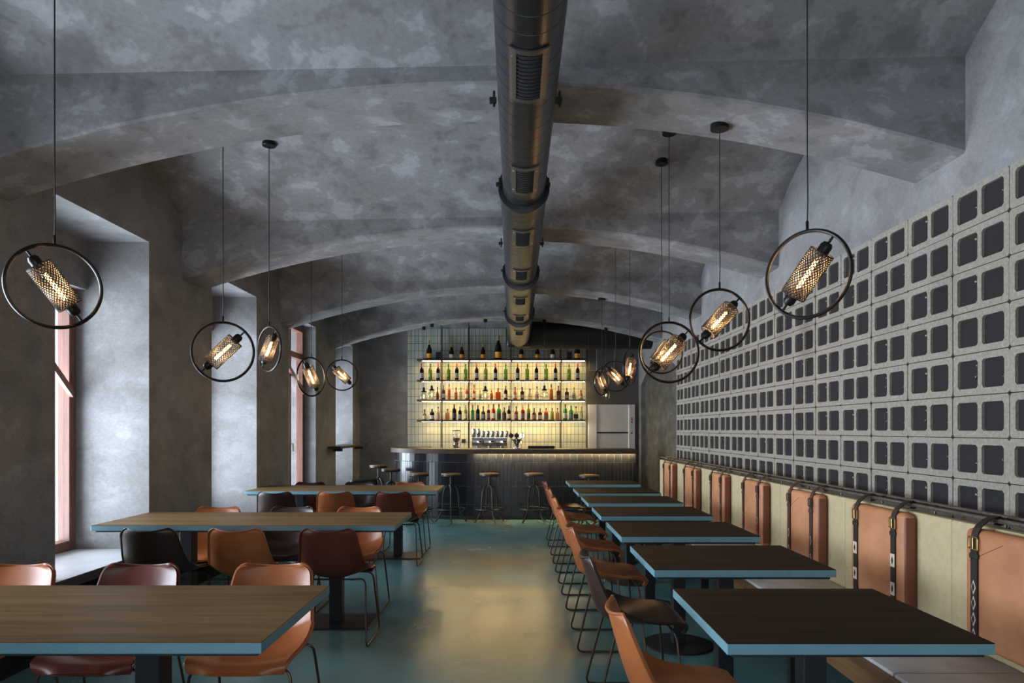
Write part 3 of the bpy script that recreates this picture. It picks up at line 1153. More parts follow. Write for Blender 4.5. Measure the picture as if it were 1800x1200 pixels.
PL = [(96, 503, 2.80, 0.33, 42, 126, 'large ring pendant lamp at the left picture edge, in front of the first window recess', 'L'),
      (392, 618, 4.35, 0.365, 11, 45, 'ring pendant lamp hanging in front of the second window recess, tilted up to the right', 'L'),
      (473, 613, 5.20, 0.33, -41, 52, 'ring pendant lamp seen nearly edge-on with glowing amber tube, under the second vault', 'L'),
      (547, 662, 6.55, 0.36, 62, 120, 'narrow-looking ring pendant lamp in front of the third window', 'L'),
      (601, 659, 7.60, 0.33, 12, 135, 'ring pendant lamp nearest the bar in the window-side row', 'L'),
      (1419, 482, 2.67, 0.33, -48, 52, 'large ring pendant lamp nearest the camera, in front of the concrete blocks', 'R'),
      (1265, 562, 3.78, 0.33, 5, 47, 'ring pendant lamp hung from the nearest arch, second in the bench row', 'R'),
      (1176, 619, 5.15, 0.44, 3, 48, 'largest ring pendant lamp in the bench row, its ring enclosing another lamp', 'R'),
      (1163, 619, 5.50, 0.33, 2, 52, 'ring pendant lamp seen inside the larger ring of the lamp before it', 'R'),
      (1107, 647, 6.73, 0.33, 60, 62, 'ring pendant lamp seen nearly edge-on, rightmost of the three near the bar', 'R'),
      (1082, 661, 7.70, 0.33, 10, 135, 'ring pendant lamp in the middle of the three near the bar', 'R'),
      (1058, 671, 8.78, 0.33, 48, 122, 'small-looking ring pendant lamp closest to the bar, on the bench side', 'R')]
for (x, y, dp, D, a, th, lab, sd) in PL:
    p = px(x, y, dp)
    pendant(p.x, p.y, p.z, D, a, th, lab, 'ring pendants over the window tables' if sd == 'L' else 'ring pendants over the bench tables')

# globe pendants over the bar
for i, (x, y, dp) in enumerate([(745, 698, 11.05), (759, 695, 10.92), (853, 696, 10.92), (957, 695, 10.92), (1065, 695, 10.92)]):
    p = px(x, y, dp)
    t = thing('globe_pendant', 'clear glass globe lamp over the bar, %s from the left' % ORD[i], 'pendant lamp', tuple(p), group='globe lamps over the bar')
    c = ceil_h(p.x, p.y) - p.z
    MB().lathe([(0.01, -0.062), (0.035, -0.055), (0.06, -0.02), (0.066, 0.012), (0.055, 0.045), (0.03, 0.066), (0.018, 0.085)], 18).build('globe', 'glass_clear', t)
    g = MB().lathe([(0.004, -0.02), (0.012, 0.0), (0.012, 0.03), (0.004, 0.045)], 8).build('filament', 'filament_small', t)
    MB().lathe([(0.050, 0.078), (0.048, 0.085), (0.020, 0.105), (0.018, 0.15), (0.008, 0.16)], 16).build('socket', 'lamp_black', t)
    MB().tube([(0, 0, 0.155), (0, 0, c - 0.01)], 0.003, 6).build('cord', 'rod_brown', t)
    MB().lathe([(0.028, c - 0.05), (0.028, c + 0.02)], 14).build('canopy', 'lamp_black', t)

# ------------------------------------------------------------------ ventilation duct
t = thing('ventilation_duct', 'long dark round ventilation duct with vents running down the room', 'duct', (0, 0, 0))
DX = 0.055
SEC = [(-2.5, 4.55, 0.138, 1.444), (4.55, 6.95, 0.155, 1.420), (6.95, 9.25, 0.172, 1.392), (9.25, 11.50, 0.190, 1.362)]


def ydisc(prof, x, zc, n=40):
    mb = MB()
    mb.M = Matrix.Translation((x, 0, zc)) @ Matrix.Rotation(-PI / 2, 4, 'X')
    mb.lathe(prof, n)
    return mb


for (ya, yb, r, bt) in SEC:
    zc = CAMH + bt + r
    prof = []
    y = ya
    while y < yb - 0.01:
        prof += [(r, y), (r, y + 0.1075), (r - 0.003, y + 0.1090), (r - 0.003, y + 0.1105), (r, y + 0.112)]
        y += 0.115
    prof.append((r, yb))
    ydisc(prof, DX, zc, 56).build('duct_section', 'duct_steel', t, angle=20)
for k in range(3):
    yb = SEC[k][1]
    r, bt = SEC[k + 1][2], SEC[k + 1][3]
    ydisc([(r - 0.02, yb - 0.03), (r + 0.012, yb - 0.025), (r + 0.014, yb), (r + 0.012, yb + 0.03), (r - 0.02, yb + 0.035)], DX, CAMH + bt + r).build('flange', 'duct_steel', t)
ydisc([(0.142, 2.30), (0.146, 2.305), (0.146, 2.335), (0.142, 2.34)], DX, CAMH + 1.444 + 0.138).build('joint_band', 'duct_steel', t)
# vents
for k, yv in enumerate([1.62, 2.86, 4.06, 5.19, 6.42, 7.56, 8.72, 9.82]):
    for (ya, yb, r, bt) in SEC:
        if ya <= yv <= yb:
            break
    zc = CAMH + bt + r

    def patch(mb, a0, a1, y0, y1, rr, th):
        rows0, rows1 = [], []
        for i in range(7):
            a = a0 + (a1 - a0) * i / 6
            rows0.append([(DX + rr * math.sin(a), y0, zc - rr * math.cos(a)), (DX + rr * math.sin(a), y1, zc - rr * math.cos(a))])
            rows1.append([(DX + (rr + th) * math.sin(a), y0, zc - (rr + th) * math.cos(a)), (DX + (rr + th) * math.sin(a), y1, zc - (rr + th) * math.cos(a))])
        mb.grid(rows0)
        mb.grid(rows1)
        for a, b in ((0, 0), (6, 6)):
            mb.grid([rows0[a], rows1[a]])
        for e in (0, 1):
            mb.grid([[q[e] for q in rows0], [q[e] for q in rows1]])
    w = 0.050 / r
    w2 = 0.079 / r
    hl = 0.18
    mb = MB()
    patch(mb, -w2, -w, yv - hl - 0.03, yv + hl + 0.03, r + 0.002, 0.007)
    patch(mb, w, w2, yv - hl - 0.03, yv + hl + 0.03, r + 0.002, 0.007)
    patch(mb, -w, w, yv - hl - 0.03, yv - hl, r + 0.002, 0.007)
    patch(mb, -w, w, yv + hl, yv + hl + 0.03, r + 0.002, 0.007)
    v = mb.build('vent_frame', 'vent_frame', t, smooth=False)
    mb = MB()
    patch(mb, -w, w, yv - hl, yv + hl, r + 0.0022, 0.001)
    mb.build('opening', 'black_matt', v, smooth=False)
    for i in range(12):
        ys_ = yv - hl + 0.03 * (i + 0.5)
        mb = MB()
        patch(mb, -w, w, ys_ - 0.005, ys_ + 0.005, r + 0.003, 0.004)
        mb.build('slat', 'black_matt', v, smooth=False)
    for sx in (-1, 1):
        for sy in (-1, 1):
            a = sx * (w + w2) / 2
            mb = MB()
            mb.M = Matrix.Translation((DX + (r + 0.009) * math.sin(a), yv + sy * (hl - 0.03), zc - (r + 0.009) * math.cos(a)))
            mb.lathe([(0.006, -0.003), (0.006, 0.003)], 8)
            mb.build('screw', 'screw', v)
# hangers
for yh in (3.35, 4.50, 5.9, 6.9, 9.2):
    for (ya, yb, r, bt) in SEC:
        if ya <= yh <= yb:
            break
    zc = CAMH + bt + r
    MB().tube([(DX, yh, zc + r - 0.01), (DX, yh, ceil_h(DX, yh))], 0.006, 6).build('hanger_rod', 'black', t)
    for s in (-1, 1):
        xx = DX + s * (r + 0.02)
        mb = MB()
        mb.tube([(xx, yh, zc - 0.03), (xx, yh, zc + 0.045)], 0.006, 6)
        mb.cbox(xx - 0.022, xx + 0.012, yh - 0.015, yh + 0.015, zc - 0.012, zc + 0.012, 0.003, 1)
        mb.lathe([(0.001, 0), (0.001, 0.001)], 3)
        mb.build('hanger', 'black', t)

t = thing('cross_duct', 'thick black round duct crossing above the bar to the wall', 'duct', (0, 0, 0))
mb = MB()
mb.M = Matrix.Translation((0, 11.62, CAMH + 1.345 + 0.26)) @ Matrix.Rotation(PI / 2, 4, 'Y')
mb.lathe([(0.20, -0.02), (0.26, 0.0), (0.26, 1.2), (0.264, 1.203), (0.264, 1.21), (0.26, 1.213), (0.26, XR - 0.002)], 48)
mb.build('pipe', 'duct_black', t)
MB().cbox(DX - 0.205, DX + 0.205, 11.44, 11.52, CAMH + 1.357, CAMH + 1.755, 0.05, 3).build('junction_collar', 'duct_steel', t)

# ------------------------------------------------------------------ bar
BY = 10.78


def bar_path(off=0.0, n=48):
    pts = [(1.87, BY - off)]
    pts.append((-0.65, BY - off))
    for i in range(1, n + 1):
        a = PI / 2 * i / n
        nx, ny = math.sin(a) / 1.4, math.cos(a) / 1.17
        L = math.hypot(nx, ny)
        pts.append((-0.65 - 1.4 * math.sin(a) - off * nx / L, 11.95 - 1.17 * math.cos(a) - off * ny / L))
    pts.append((-2.05 - off, 12.45))
    return pts


bar = thing('bar_counter', 'long curved bar counter clad in dark vertical tiles with wooden top', 'bar', (0, 0, 0), group=None)


def strip(o0, o1, z0, z1, name, mat, par, x0=None):
    a, b = bar_path(o0), bar_path(o1)
    mb = MB()
    g = []
    for p, q in zip(a, b):
        g.append([(p[0], p[1], z0), (p[0], p[1], z1), (q[0], q[1], z1), (q[0], q[1], z0), (p[0], p[1], z0)])
    mb.grid(g)
    k = len(g)
    b0 = 0
    mb.face([0, 1, 2, 3])
    e = (k - 1) * 5
    mb.face([e, e + 1, e + 2, e + 3])
    return mb.build(name, mat, par, angle=40)


strip(0.0, -0.14, 0.0, 1.035, 'body', 'grout_bar', bar)
strip(0.07, -0.55, 1.035, 1.09, 'countertop', 'wood_bar', bar)
MB().box(1.84, 1.87, BY + 0.02, BY + 0.62, 0, 1.035).build('end_panel', 'black', bar)
strip(0.006, -0.03, 0.0, 0.05, 'plinth', 'black', bar)
# tiles: walk along the front
pp = bar_path(0.0, 160)
cum = [0.0]
for i in range(1, len(pp)):
    cum.append(cum[-1] + math.hypot(pp[i][0] - pp[i - 1][0], pp[i][1] - pp[i - 1][1]))


def along(s):
    for i in range(1, len(pp)):
        if cum[i] >= s or i == len(pp) - 1:
            t_ = (s - cum[i - 1]) / max(1e-9, cum[i] - cum[i - 1])
            dx, dy = pp[i][0] - pp[i - 1][0], pp[i][1] - pp[i - 1][1]
            return pp[i - 1][0] + dx * t_, pp[i - 1][1] + dy * t_, math.atan2(-dy, -dx)


ROWS_BAR = [(0.885, 1.033, 0.114), (0.515, 0.885, 0.057), (0.235, 0.515, 0.114), (0.052, 0.235, 0.114)]
for z0, z1, w in ROWS_BAR:
    g = 0.002
    me = MB().cbox(-w / 2 + g, w / 2 - g, -0.006, 0.010, g, z1 - z0 - g, 0.002, 1).mesh('bar_tile', 'tile_bar')
    s = w / 2
    while s < cum[-1] - 0.15:
        x, y, ang = along(s)
        link('bar_tile', me, bar, (x, y, z0), ang)
        s += w
strip(0.070, 0.055, 1.018, 1.035, 'front_lip', 'wood_bar', bar)
MB().box(-0.62, 1.84, BY - 0.050, BY - 0.036, 1.029, 1.035).build('led_strip', 'led_bar', bar)

# back counter and what stands on it
t = thing('back_counter', 'low dark service counter against the tiled wall behind the bar', 'counter', (0, 0, 0))
MB().box(-1.25, 1.28, 12.22, YB - 0.02, 0, 0.88).build('cabinet', 'black', t)
MB().cbox(-1.27, 1.29, 12.20, YB - 0.016, 0.88, 0.92, 0.004, 1).build('worktop', 'steel_brushed', t)

t = thing('coffee_grinder', 'coffee grinder with clear hopper standing behind the bar', 'grinder', (-1.05, 12.42, 0.92))
MB().lathe([(0.085, 0.0), (0.085, 0.03), (0.06, 0.05), (0.055, 0.16), (0.07, 0.20), (0.06, 0.235)], 20).build('body', 'steel_bright', t)
MB().lathe([(0.025, 0.235), (0.065, 0.285), (0.07, 0.30), (0.070, 0.445)], 20, cap=False).build('hopper', 'glass_clear', t)
MB().lathe([(0.022, 0.240), (0.062, 0.290), (0.055, 0.325)], 16).build('coffee_beans', 'shelf_wood', t)
MB().lathe([(0.074, 0.445), (0.074, 0.46), (0.02, 0.466)], 20).build('lid', 'black', t)

t = thing('espresso_machine', 'wide chrome espresso machine behind the bar', 'coffee machine', (-0.455, 12.42, 0.92))
MB().cbox(-0.32, 0.32, -0.18, 0.2, 0.03, 0.08, 0.01, 2).build('drip_tray', 'steel_bright', t)
MB().cbox(-0.32, 0.32, 0.0, 0.2, 0.08, 0.30, 0.01, 2).build('body', 'steel_brushed', t)
for k in range(3):
    cx = -0.213 + 0.213 * k
    p_ = MB().cbox(cx - 0.10, cx + 0.10, -0.17, 0.0, 0.18, 0.325, 0.012, 2).build('group_panel', 'steel_bright', t)
    mb = MB()
    mb.M = Matrix.Translation((cx, -0.10, 0.13))
    mb.lathe([(0.035, 0.0), (0.035, 0.05)], 16)
    mb.build('group_head', 'steel_bright', p_)
    MB().tube([(cx, -0.12, 0.135), (cx + 0.01, -0.26, 0.125)], 0.012, 8).build('portafilter_handle', 'black', p_)
    MB().cbox(cx + 0.02, cx + 0.075, -0.175, -0.165, 0.25, 0.275, 0.004, 1).build('button_plate', 'black', p_)
MB().cbox(-0.32, 0.32, -0.16, 0.2, 0.325, 0.335, 0.003, 1).build('cup_rail', 'steel_bright', t)
for sx in (-0.26, 0.26):
    MB().box(sx - 0.02, sx + 0.02, -0.1, 0.1, 0.0, 0.03).build('foot', 'black', t)
for k in range(8):
    cx = -0.455 - 0.285 + 0.083 * k
    hgt = 0.155 if k < 2 else 0.115
    mb = MB()
    mb.lathe([(0.028, 0), (0.034, 0.01), (0.036, hgt - 0.01), (0.034, hgt), (0.030, hgt - 0.003), (0.029, 0.012)], 16)
    o = mb.build('steel_cup', 'steel_bright')
    o.location = (cx, 12.38, 0.92 + 0.335)
    tag(o, 'upturned steel cup on the espresso machine, %s from the left' % ORD[k], 'cup', 'steel cups on the espresso machine')

p = px(908, 786, 11.1)
t = thing('beer_tap', 'flared chrome beer tap tower with round badges on the bar', 'beer tap', (0.02, 11.1, 1.09))
MB().lathe([(0.062, 0.0), (0.062, 0.012), (0.034, 0.02), (0.034, 0.06), (0.052, 0.11), (0.085, 0.14), (0.088, 0.155), (0.05, 0.165)], 24).build('tower', 'steel_bright', t)
for k, sx in enumerate((-0.088, 0.0, 0.085)):
    mb = MB()
    mb.M = Matrix.Translation((sx, -0.03, 0.205)) @ Matrix.Rotation(PI / 2, 4, 'X')
    mb.lathe([(0.036, -0.008), (0.038, 0.0), (0.036, 0.010)], 20)
    b_ = mb.build('badge', ('black', 'black', 'steel_bright')[k], t)
    MB().tube([(sx * 0.7, -0.02, 0.16), (sx, -0.03, 0.175)], 0.006, 6).build('badge_stem', 'steel_bright', b_)
    MB().tube([(sx * 0.8, -0.07, 0.15), (sx * 0.9, -0.10, 0.14), (sx * 0.9, -0.10, 0.08)], 0.008, 8).build('spout', 'steel_bright', t)
    MB().tube([(sx, -0.06, 0.16), (sx * 1.05, -0.075, 0.25)], [0.006, 0.009], 8).build('tap_handle', 'black', t)
o = MB().cbox(0.20, 0.62, 11.0, 11.22, 1.0905, 1.135, 0.004, 1).build('drip_tray', 'black')
tag(o, 'low black tray on the bar beside the beer tap', 'tray')
p = px(815, 775, YB)
t = thing('wall_socket', 'small black socket on the tiled wall above the counter', 'socket', (p.x, YB - 0.014, p.z))
MB().cbox(-0.035, 0.035, -0.012, 0.0, -0.035, 0.035, 0.004, 1).build('cover_plate', 'black', t)
MB().lathe([(0.02, 0), (0.02, 0.001)], 12).build('insert', 'black_matt', t)

# dumbwaiter
t = thing('dumbwaiter', 'stainless steel dumbwaiter hatch beside the tiled wall', 'dumbwaiter', (0, 0, 0))
yb = YB - 0.02
xa, xb, zt = 1.33, 2.185, CAMH + 0.46
MB().cbox(xa, xa + 0.155, yb - 0.05, yb, 0.7, zt, 0.004, 1).build('frame_post', 'steel_brushed', t)
MB().cbox(xb - 0.115, xb, yb - 0.05, yb, 0.7, zt, 0.004, 1).build('frame_post', 'steel_brushed', t)
MB().cbox(xa + 0.155, xb - 0.115, yb - 0.018, yb, 1.345, zt, 0.003, 1).build('upper_door', 'steel_brushed', t)
MB().cbox(xa + 0.155, xb - 0.115, yb - 0.012, yb, 0.7, 1.325, 0.003, 1).build('lower_door', 'steel_brushed', t)
MB().cbox(xa + 0.17, xb - 0.125, yb - 0.035, yb - 0.018, 1.325, 1.35, 0.003, 1).build('door_bar', 'steel_dark', t)
for k, (zz, m_) in enumerate(((1.60, 'red_button'), (1.57, 'red_button'), (1.53, 'black'), (1.48, 'white_line'), (1.33, 'black'))):
    MB().cbox(xb - 0.075, xb - 0.045, yb - 0.058, yb - 0.05, zz - 0.011, zz + 0.011, 0.002, 1).build('button', m_, t)

t = thing('wall_cabinet', 'flat grey wall cabinet with fine pale outlines above the dumbwaiter', 'cabinet', (0, 0, 0))
for (x0, x1) in ((1.345, 1.485), (1.49, 1.815)):
    d_ = MB().cbox(x0, x1, yb - 0.02, yb, 2.47, 2.875, 0.002, 1).build('door', 'grey_paint', t)
    for (a0, a1, b0, b1) in ((x0, x0 + 0.006, 2.47, 2.875), (x1 - 0.006, x1, 2.47, 2.875), (x0, x1, 2.47, 2.476), (x0, x1, 2.869, 2.875)):
        MB().box(a0, a1, yb - 0.022, yb - 0.02, b0, b1).build('edge_trim', 'white_line', d_)

# ------------------------------------------------------------------ shelf rack and bottles
t = thing('shelf_rack', 'four lit wooden bottle shelves hung on black steel posts before the tiles', 'shelves', (0, 0, 0))
SY0, SY1 = 12.52, 12.76
SZ = [CAMH + 1.272, CAMH + 0.897, CAMH + 0.543, CAMH + 0.176]
SX0, SX1 = -1.772, 1.258
POSTS = [-1.337, -0.84, -0.08, 0.82]
for i, z in enumerate(SZ):
    s = MB().cbox(SX0, SX1, SY0, SY1, z - 0.03, z, 0.003, 1).build('shelf', 'shelf_wood', t)
    cuts = [SX0 + 0.06] + POSTS + [SX1]
    for k in range(len(cuts) - 1):
        MB().box(cuts[k] + 0.03, cuts[k + 1] - 0.008, SY0 + 0.050, SY0 + 0.105, z - 0.034, z - 0.030).build('led_strip', 'led', s)
for x in POSTS:
    for y in (SY0 - 0.008, SY1 - 0.03):
        MB().box(x - 0.006, x + 0.006, y - 0.006, y + 0.006, 0.92, ceil_h(x, y) + 0.02).build('post', 'black', t)
    for z in SZ:
        MB().box(x - 0.005, x + 0.005, SY0 - 0.01, SY1, z - 0.045, z - 0.031).build('bracket', 'black', t)


def bottle(kind, x, shelf, h, r, mat, labm, capm, label, group, lab=(0.12, 0.45)):
    z = SZ[shelf]
    t = thing(kind[0], label, kind[1], (x, 12.60 + random.uniform(-0.012, 0.012), z), random.uniform(0, 6), group)
    sty = kind[2]
    if sty == 'wine':
        pr = [(r * 0.9, 0), (r, 0.006), (r, h * 0.60), (r * 0.92, h * 0.66), (r * 0.42, h * 0.74), (r * 0.36, h * 0.80), (r * 0.36, h * 0.97)]
    elif sty == 'champ':
        pr = [(r * 0.9, 0), (r, 0.008), (r, h * 0.42), (r * 0.9, h * 0.52), (r * 0.55, h * 0.68), (r * 0.36, h * 0.80), (r * 0.34, h * 0.97)]
    elif sty == 'flask':
        pr = [(r * 0.9, 0), (r, 0.006), (r, h * 0.50), (r * 0.85, h * 0.58), (r * 0.35, h * 0.66), (r * 0.30, h * 0.70), (r * 0.30, h * 0.93)]
    elif sty == 'square':
        pr = [(r * 0.96, 0), (r, 0.004), (r, h * 0.60), (r * 0.9, h * 0.64), (r * 0.34, h * 0.68), (r * 0.30, h * 0.72), (r * 0.30, h * 0.92)]
    else:
        pr = [(r * 0.8, 0), (r, h * 0.12), (r, h * 0.34), (r * 0.75, h * 0.52), (r * 0.33, h * 0.66), (r * 0.30, h * 0.72), (r * 0.30, h * 0.93)]
    n = 4 if sty == 'square' else 14
    mb = MB()
    if sty == 'square':
        mb.M = Matrix.Rotation(PI / 4, 4, 'Z')
        pr = [(a * 1.35, b) for a, b in pr]
        t.rotation_euler = (0, 0, random.uniform(-0.2, 0.2))
    mb.lathe(pr, n)
    mb.build('glass_body', mat, t)
    if labm:
        k = 1.04 if sty != 'square' else 1.40
        mb = MB()
        if sty == 'square':
            mb.M = Matrix.Rotation(PI / 4, 4, 'Z')
        mb.lathe([(r * k, h * lab[0]), (r * k, h * lab[1])], n, cap=False)
        mb.build('label', labm, t)
    if capm:
        q = {'wine': 0.78, 'champ': 0.72}.get(sty, 0.86)
        mb = MB().lathe([(r * 0.40, h * q), (r * 0.40, h), (r * 0.2, h * 1.003)], 12)
        mb.build('cap', capm, t)
    return t


def bx(x):
    return (x - VPX) * 12.6 / F


CHAMP = ('champagne_bottle', 'bottle', 'champ')
WINE = ('wine_bottle', 'bottle', 'wine')
gch = 'champagne bottles on the top shelf'
top = [(754.8, 0.335, 0.050, 'orange_label', 'orange'), (793.7, 0.285, 0.042, 'cream_label', 'cream'), (811.7, 0.285, 0.042, 'orange_label', 'orange'), (849, 0.285, 0.042, 'orange_label', 'orange'),
       (876, 0.435, 0.060, 'orange_label', 'orange'), (916.5, 0.285, 0.042, 'orange_label', 'orange'), (944.5, 0.285, 0.042, 'orange_label', 'orange'), (971.5, 0.285, 0.042, 'cream_label', 'cream'),
       (1014.5, 0.335, 0.052, 'orange_label', 'orange')]
for i, (x, h, r, lm, ln) in enumerate(top):
    sz = 'tallest ' if h > 0.4 else ('large ' if h > 0.3 else '')
    bottle(CHAMP, bx(x), 0, h, r, 'g_champ', lm, 'gold_foil', '%schampagne bottle with %s label, %s bottle from the left on the top shelf' % (sz, ln, ORD[i]), gch, (0.05, 0.30))
for i, x in enumerate((770, 1001)):
    b_ = thing('black_box', 'black gift box on the top shelf, %s' % ('beside the first champagne bottle' if i == 0 else 'near its right end'), 'box', (bx(x), 12.62, SZ[0]), 0.1)
    MB().cbox(-0.042, 0.042, -0.04, 0.04, 0, 0.115, 0.003, 1).build('carton', 'black', b_)
    MB().cbox(-0.044, 0.044, -0.042, 0.042, 0.115, 0.132, 0.003, 1).build('lid', 'black', b_)
gw = 'wine bottles on the second shelf'
xs = [741.5, 756.5, 770, 788.5, 803, 818.5, 838, 854, 871, 889, 910, 927, 943, 960, 976.5, 1000.5, 1015.5]
for i, x in enumerate(xs):
    if i % 2 == 0:
        bottle(WINE, bx(x), 1, 0.298, 0.034, 'g_dark', 'grey_label', 'red_cap', 'dark red wine bottle with red capsule, %s bottle from the left on the second shelf' % ORD[i], gw, (0.12, 0.42))
    else:
        bottle(WINE, bx(x), 1, 0.298, 0.034, 'g_green', None, 'g_green', 'green wine bottle, %s bottle from the left on the second shelf' % ORD[i], gw)
SP = ('spirit_bottle', 'bottle', 'flask')
SQ = ('spirit_bottle', 'bottle', 'square')
RD = ('spirit_bottle', 'bottle', 'round')
SW = ('spirit_bottle', 'bottle', 'wine')
third = [(769, RD, .23, .028, 'g_redbrown', None, 'cork', 'red-brown'), (779.7, SQ, .27, .024, 'g_brown', 'mauve_label', 'g_clear', 'brown'), (789.5, SQ, .28, .026, 'g_orange', None, 'cork', 'orange'),
         (801.5, SP, .22, .028, 'g_amber', None, 'cork', 'amber'), (810, SQ, .22, .026, 'g_clear', None, 'cork', 'clear'), (821, SW, .25, .034, 'g_orange', 'cream_label', 'gold_foil', 'orange'),
         (833.5, SP, .27, .028, 'g_amber', 'cream_label', 'cork', 'golden'), (844, SQ, .17, .022, 'g_clear', 'grey_label', 'g_clear', 'grey'), (864, SP, .20, .026, 'g_amber', None, 'gold_foil', 'amber'),
         (875.5, SQ, .21, .045, 'g_orange', None, 'g_clear', 'broad orange'), (889, SW, .25, .032, 'g_dark', 'cream_label', 'cork', 'dark'), (905.5, RD, .23, .038, 'g_orange', 'cream_label', 'red_cap', 'round orange'),
         (918, SQ, .23, .032, 'g_brown', 'cream_label', 'cork', 'brown'), (931.5, RD, .20, .040, 'g_clear', None, 'cork', 'clear squat'), (944, RD, .24, .034, 'g_clear', 'mauve_label', 'cork', 'clear'),
         (969, SW, .28, .034, 'g_amber', None, 'cork', 'tall golden'), (981.5, SQ, .25, .034, 'g_redbrown', None, 'cork', 'red-brown'), (996.5, SQ, .21, .036, 'g_brown', 'mauve_label', 'cork', 'mauve labelled'),
         (1009, RD, .23, .032, 'g_clear', 'grey_label', 'g_clear', 'clear'), (1021, RD, .17, .042, 'g_orange', 'cream_label', 'g_orange', 'squat orange')]
for i, (x, k, h, r, m_, lm, cm, nm) in enumerate(third):
    bottle(k, bx(x), 2, h, r, m_, lm, cm, '%s spirit bottle, %s bottle from the left on the third shelf' % (nm, ORD[i]), 'spirit bottles on the third shelf', (0.12, 0.40))
fourth = [(746.5, RD, .19, .038, 'g_yellowgreen', 'cream_label', 'cork', 'squat green'), (759.5, SW, .20, .040, 'g_black', 'cream_label', 'cork', 'black'), (770.5, SP, .24, .028, 'g_peach', 'mauve_label', 'cork', 'pale'),
          (786.5, SQ, .20, .038, 'g_peach', None, 'cork', 'broad pale'), (798.5, SW, .29, .036, 'g_black', 'dark_label', 'cork', 'black'), (808.5, SW, .24, .032, 'g_black', 'grey_label', 'cork', 'black'),
          (818.5, SW, .27, .028, 'g_yellowgreen', 'cream_label', 'g_yellowgreen', 'pale green'), (831, SQ, .27, .030, 'g_brightgreen', None, 'red_cap', 'emerald green'), (840, SW, .27, .034, 'g_black', 'dark_label', 'cork', 'black'),
          (849.5, SP, .25, .036, 'g_brown', 'grey_label', 'cork', 'brown'), (859, SQ, .29, .023, 'g_redbrown', 'mauve_label', 'cork', 'red-brown'), (867.5, SW, .29, .034, 'g_red', 'cream_label', 'cork', 'bright red'),
          (877, SW, .29, .036, 'g_brightgreen', 'dark_label', 'g_redbrown', 'bright green'), (886.5, SP, .23, .034, 'g_brown', 'dark_label', 'cork', 'dark brown'), (894.5, SW, .26, .030, 'g_black', 'cream_label', 'cork', 'dark'),
          (907.5, SP, .25, .034, 'g_redbrown', 'mauve_label', 'cork', 'rosy brown'), (919, SQ, .28, .028, 'g_red', 'grey_label', 'g_clear', 'red and clear'), (929, SW, .29, .032, 'g_yellowgreen', 'dark_label', 'cork', 'tall yellow-green'),
          (939, SP, .22, .036, 'g_brown', 'mauve_label', 'cork', 'mauve'), (949.5, SQ, .21, .034, 'g_redbrown', 'cream_label', 'cork', 'dark amber'), (960, SQ, .22, .034, 'g_orange', 'grey_label', 'cork', 'orange'),
          (970.5, SW, .22, .030, 'g_yellowgreen', None, 'cork', 'lime green'), (980, SP, .22, .034, 'g_peach', None, 'cork', 'peach'), (993.5, SW, .29, .034, 'g_brightgreen', 'cream_label', 'cork', 'green'),
          (1004, SW, .26, .036, 'g_brightgreen', 'grey_label', 'g_brightgreen', 'green'), (1012.5, RD, .25, .038, 'g_clear', 'dark_label', 'cork', 'clear'), (1022, SP, .25, .028, 'g_clear', 'cream_label', 'g_clear', 'clear')]
for i, (x, k, h, r, m_, lm, cm, nm) in enumerate(fourth):
    bottle(k, bx(x), 3, h, r, m_, lm, cm, '%s bottle, %s bottle from the left on the lowest shelf' % (nm, ORD[i]), 'spirit bottles on the lowest shelf', (0.10, 0.42))

# ------------------------------------------------------------------ bar stools


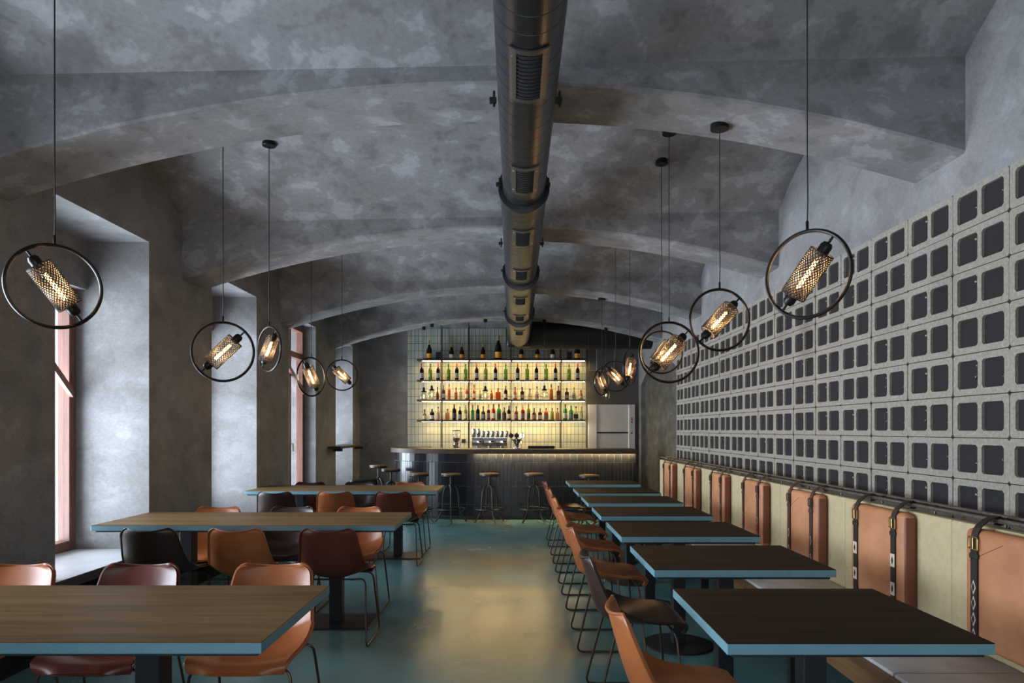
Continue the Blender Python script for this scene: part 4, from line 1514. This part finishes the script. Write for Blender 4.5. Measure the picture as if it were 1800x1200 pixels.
def stool(x, y, h, rz, label):
    t = thing('bar_stool', label, 'stool', (x, y, 0), rz, 'round bar stools')
    MB().lathe([(0.145, h - 0.022), (0.152, h - 0.014), (0.150, h - 0.004), (0.12, h), (0.0, h - 0.006)], 28, cap=False).build('seat', 'wood_seat', t)
    MB().lathe([(0.05, h - 0.055), (0.142, h - 0.05), (0.150, h - 0.04), (0.150, h - 0.022), (0.10, h - 0.022)], 28).build('seat_rim', 'steel_base', t)
    MB().lathe([(0.013, 0.42), (0.013, h - 0.05)], 10).build('screw_post', 'steel_base', t)
    MB().lathe([(0.028, 0.53), (0.032, 0.535), (0.032, 0.57), (0.02, 0.58)], 14).build('hub', 'steel_base', t)
    for k in range(4):
        a = PI / 4 + PI / 2 * k
        ca, sa = math.cos(a), math.sin(a)
        path = catmull([(0.02 * ca, 0.02 * sa, 0.555), (0.07 * ca, 0.07 * sa, 0.535), (0.105 * ca, 0.105 * sa, 0.46), (0.118 * ca, 0.118 * sa, 0.34), (0.13 * ca, 0.13 * sa, 0.2), (0.17 * ca, 0.17 * sa, 0.10), (0.235 * ca, 0.235 * sa, 0.012)], 4)
        l_ = MB().tube(path, 0.0115, 8).build('leg', 'steel_base', t)
        MB().tube([(0.125 * ca, 0.125 * sa, 0.115), (0.21 * ca, 0.21 * sa, 0.21)], 0.006, 6).build('ring_bracket', 'steel_base', l_)
    MB().tube([(0.215 * math.cos(2 * PI * i / 40), 0.215 * math.sin(2 * PI * i / 40), 0.212) for i in range(40)], 0.009, 6, closed=True).build('foot_ring', 'steel_base', t)


ST = [(-2.36, 12.0, 0.783, 'by the wall, behind the curved end of the bar'), (-1.99, 11.15, 0.77, 'at the curved end of the bar, second from the left'), (-1.45, 10.45, 0.745, 'third from the left along the bar'),
      (-0.965, 10.42, 0.742, 'fourth from the left along the bar'), (-0.39, 10.42, 0.745, 'in the middle of the bar, fifth from the left'), (0.28, 10.42, 0.745, 'sixth from the left along the bar'),
      (1.10, 10.42, 0.72, 'rightmost along the bar, behind the farthest small table')]
for i, (x, y, h, lab) in enumerate(ST):
    stool(x, y, h, 0.3 * i, 'round wooden bar stool ' + lab)

# ------------------------------------------------------------------ ledge and dark pouffe at the far left
t = thing('wall_ledge', 'narrow dark wooden drinks ledge across the last window recess', 'ledge', (0, 0, 0))
MB().cbox(-3.05, -2.66, 10.62, 12.55, 1.10, 1.135, 0.004, 1).build('board', 'wood_bar', t)
for y in (10.95, 12.40):
    MB().box(XL - 0.005, -2.72, y, y + 0.02, 1.05, 1.10).build('bracket', 'black', t)
t = thing('black_armchair', 'low black padded seat behind the farthest long table, by the last recess', 'armchair', (-2.42, 11.05, 0))
MB().cbox(-0.2, 0.2, -0.2, 0.2, 0.08, 0.36, 0.05, 3).build('seat', 'black', t)
MB().cbox(-0.24, 0.20, 0.14, 0.24, 0.08, 0.60, 0.05, 3).build('backrest', 'black', t)
for sx in (-0.15, 0.15):
    for sy in (-0.15, 0.15):
        MB().lathe([(0.015, 0), (0.02, 0.09)], 8).build('leg', 'black', t).location = (sx, sy, 0)
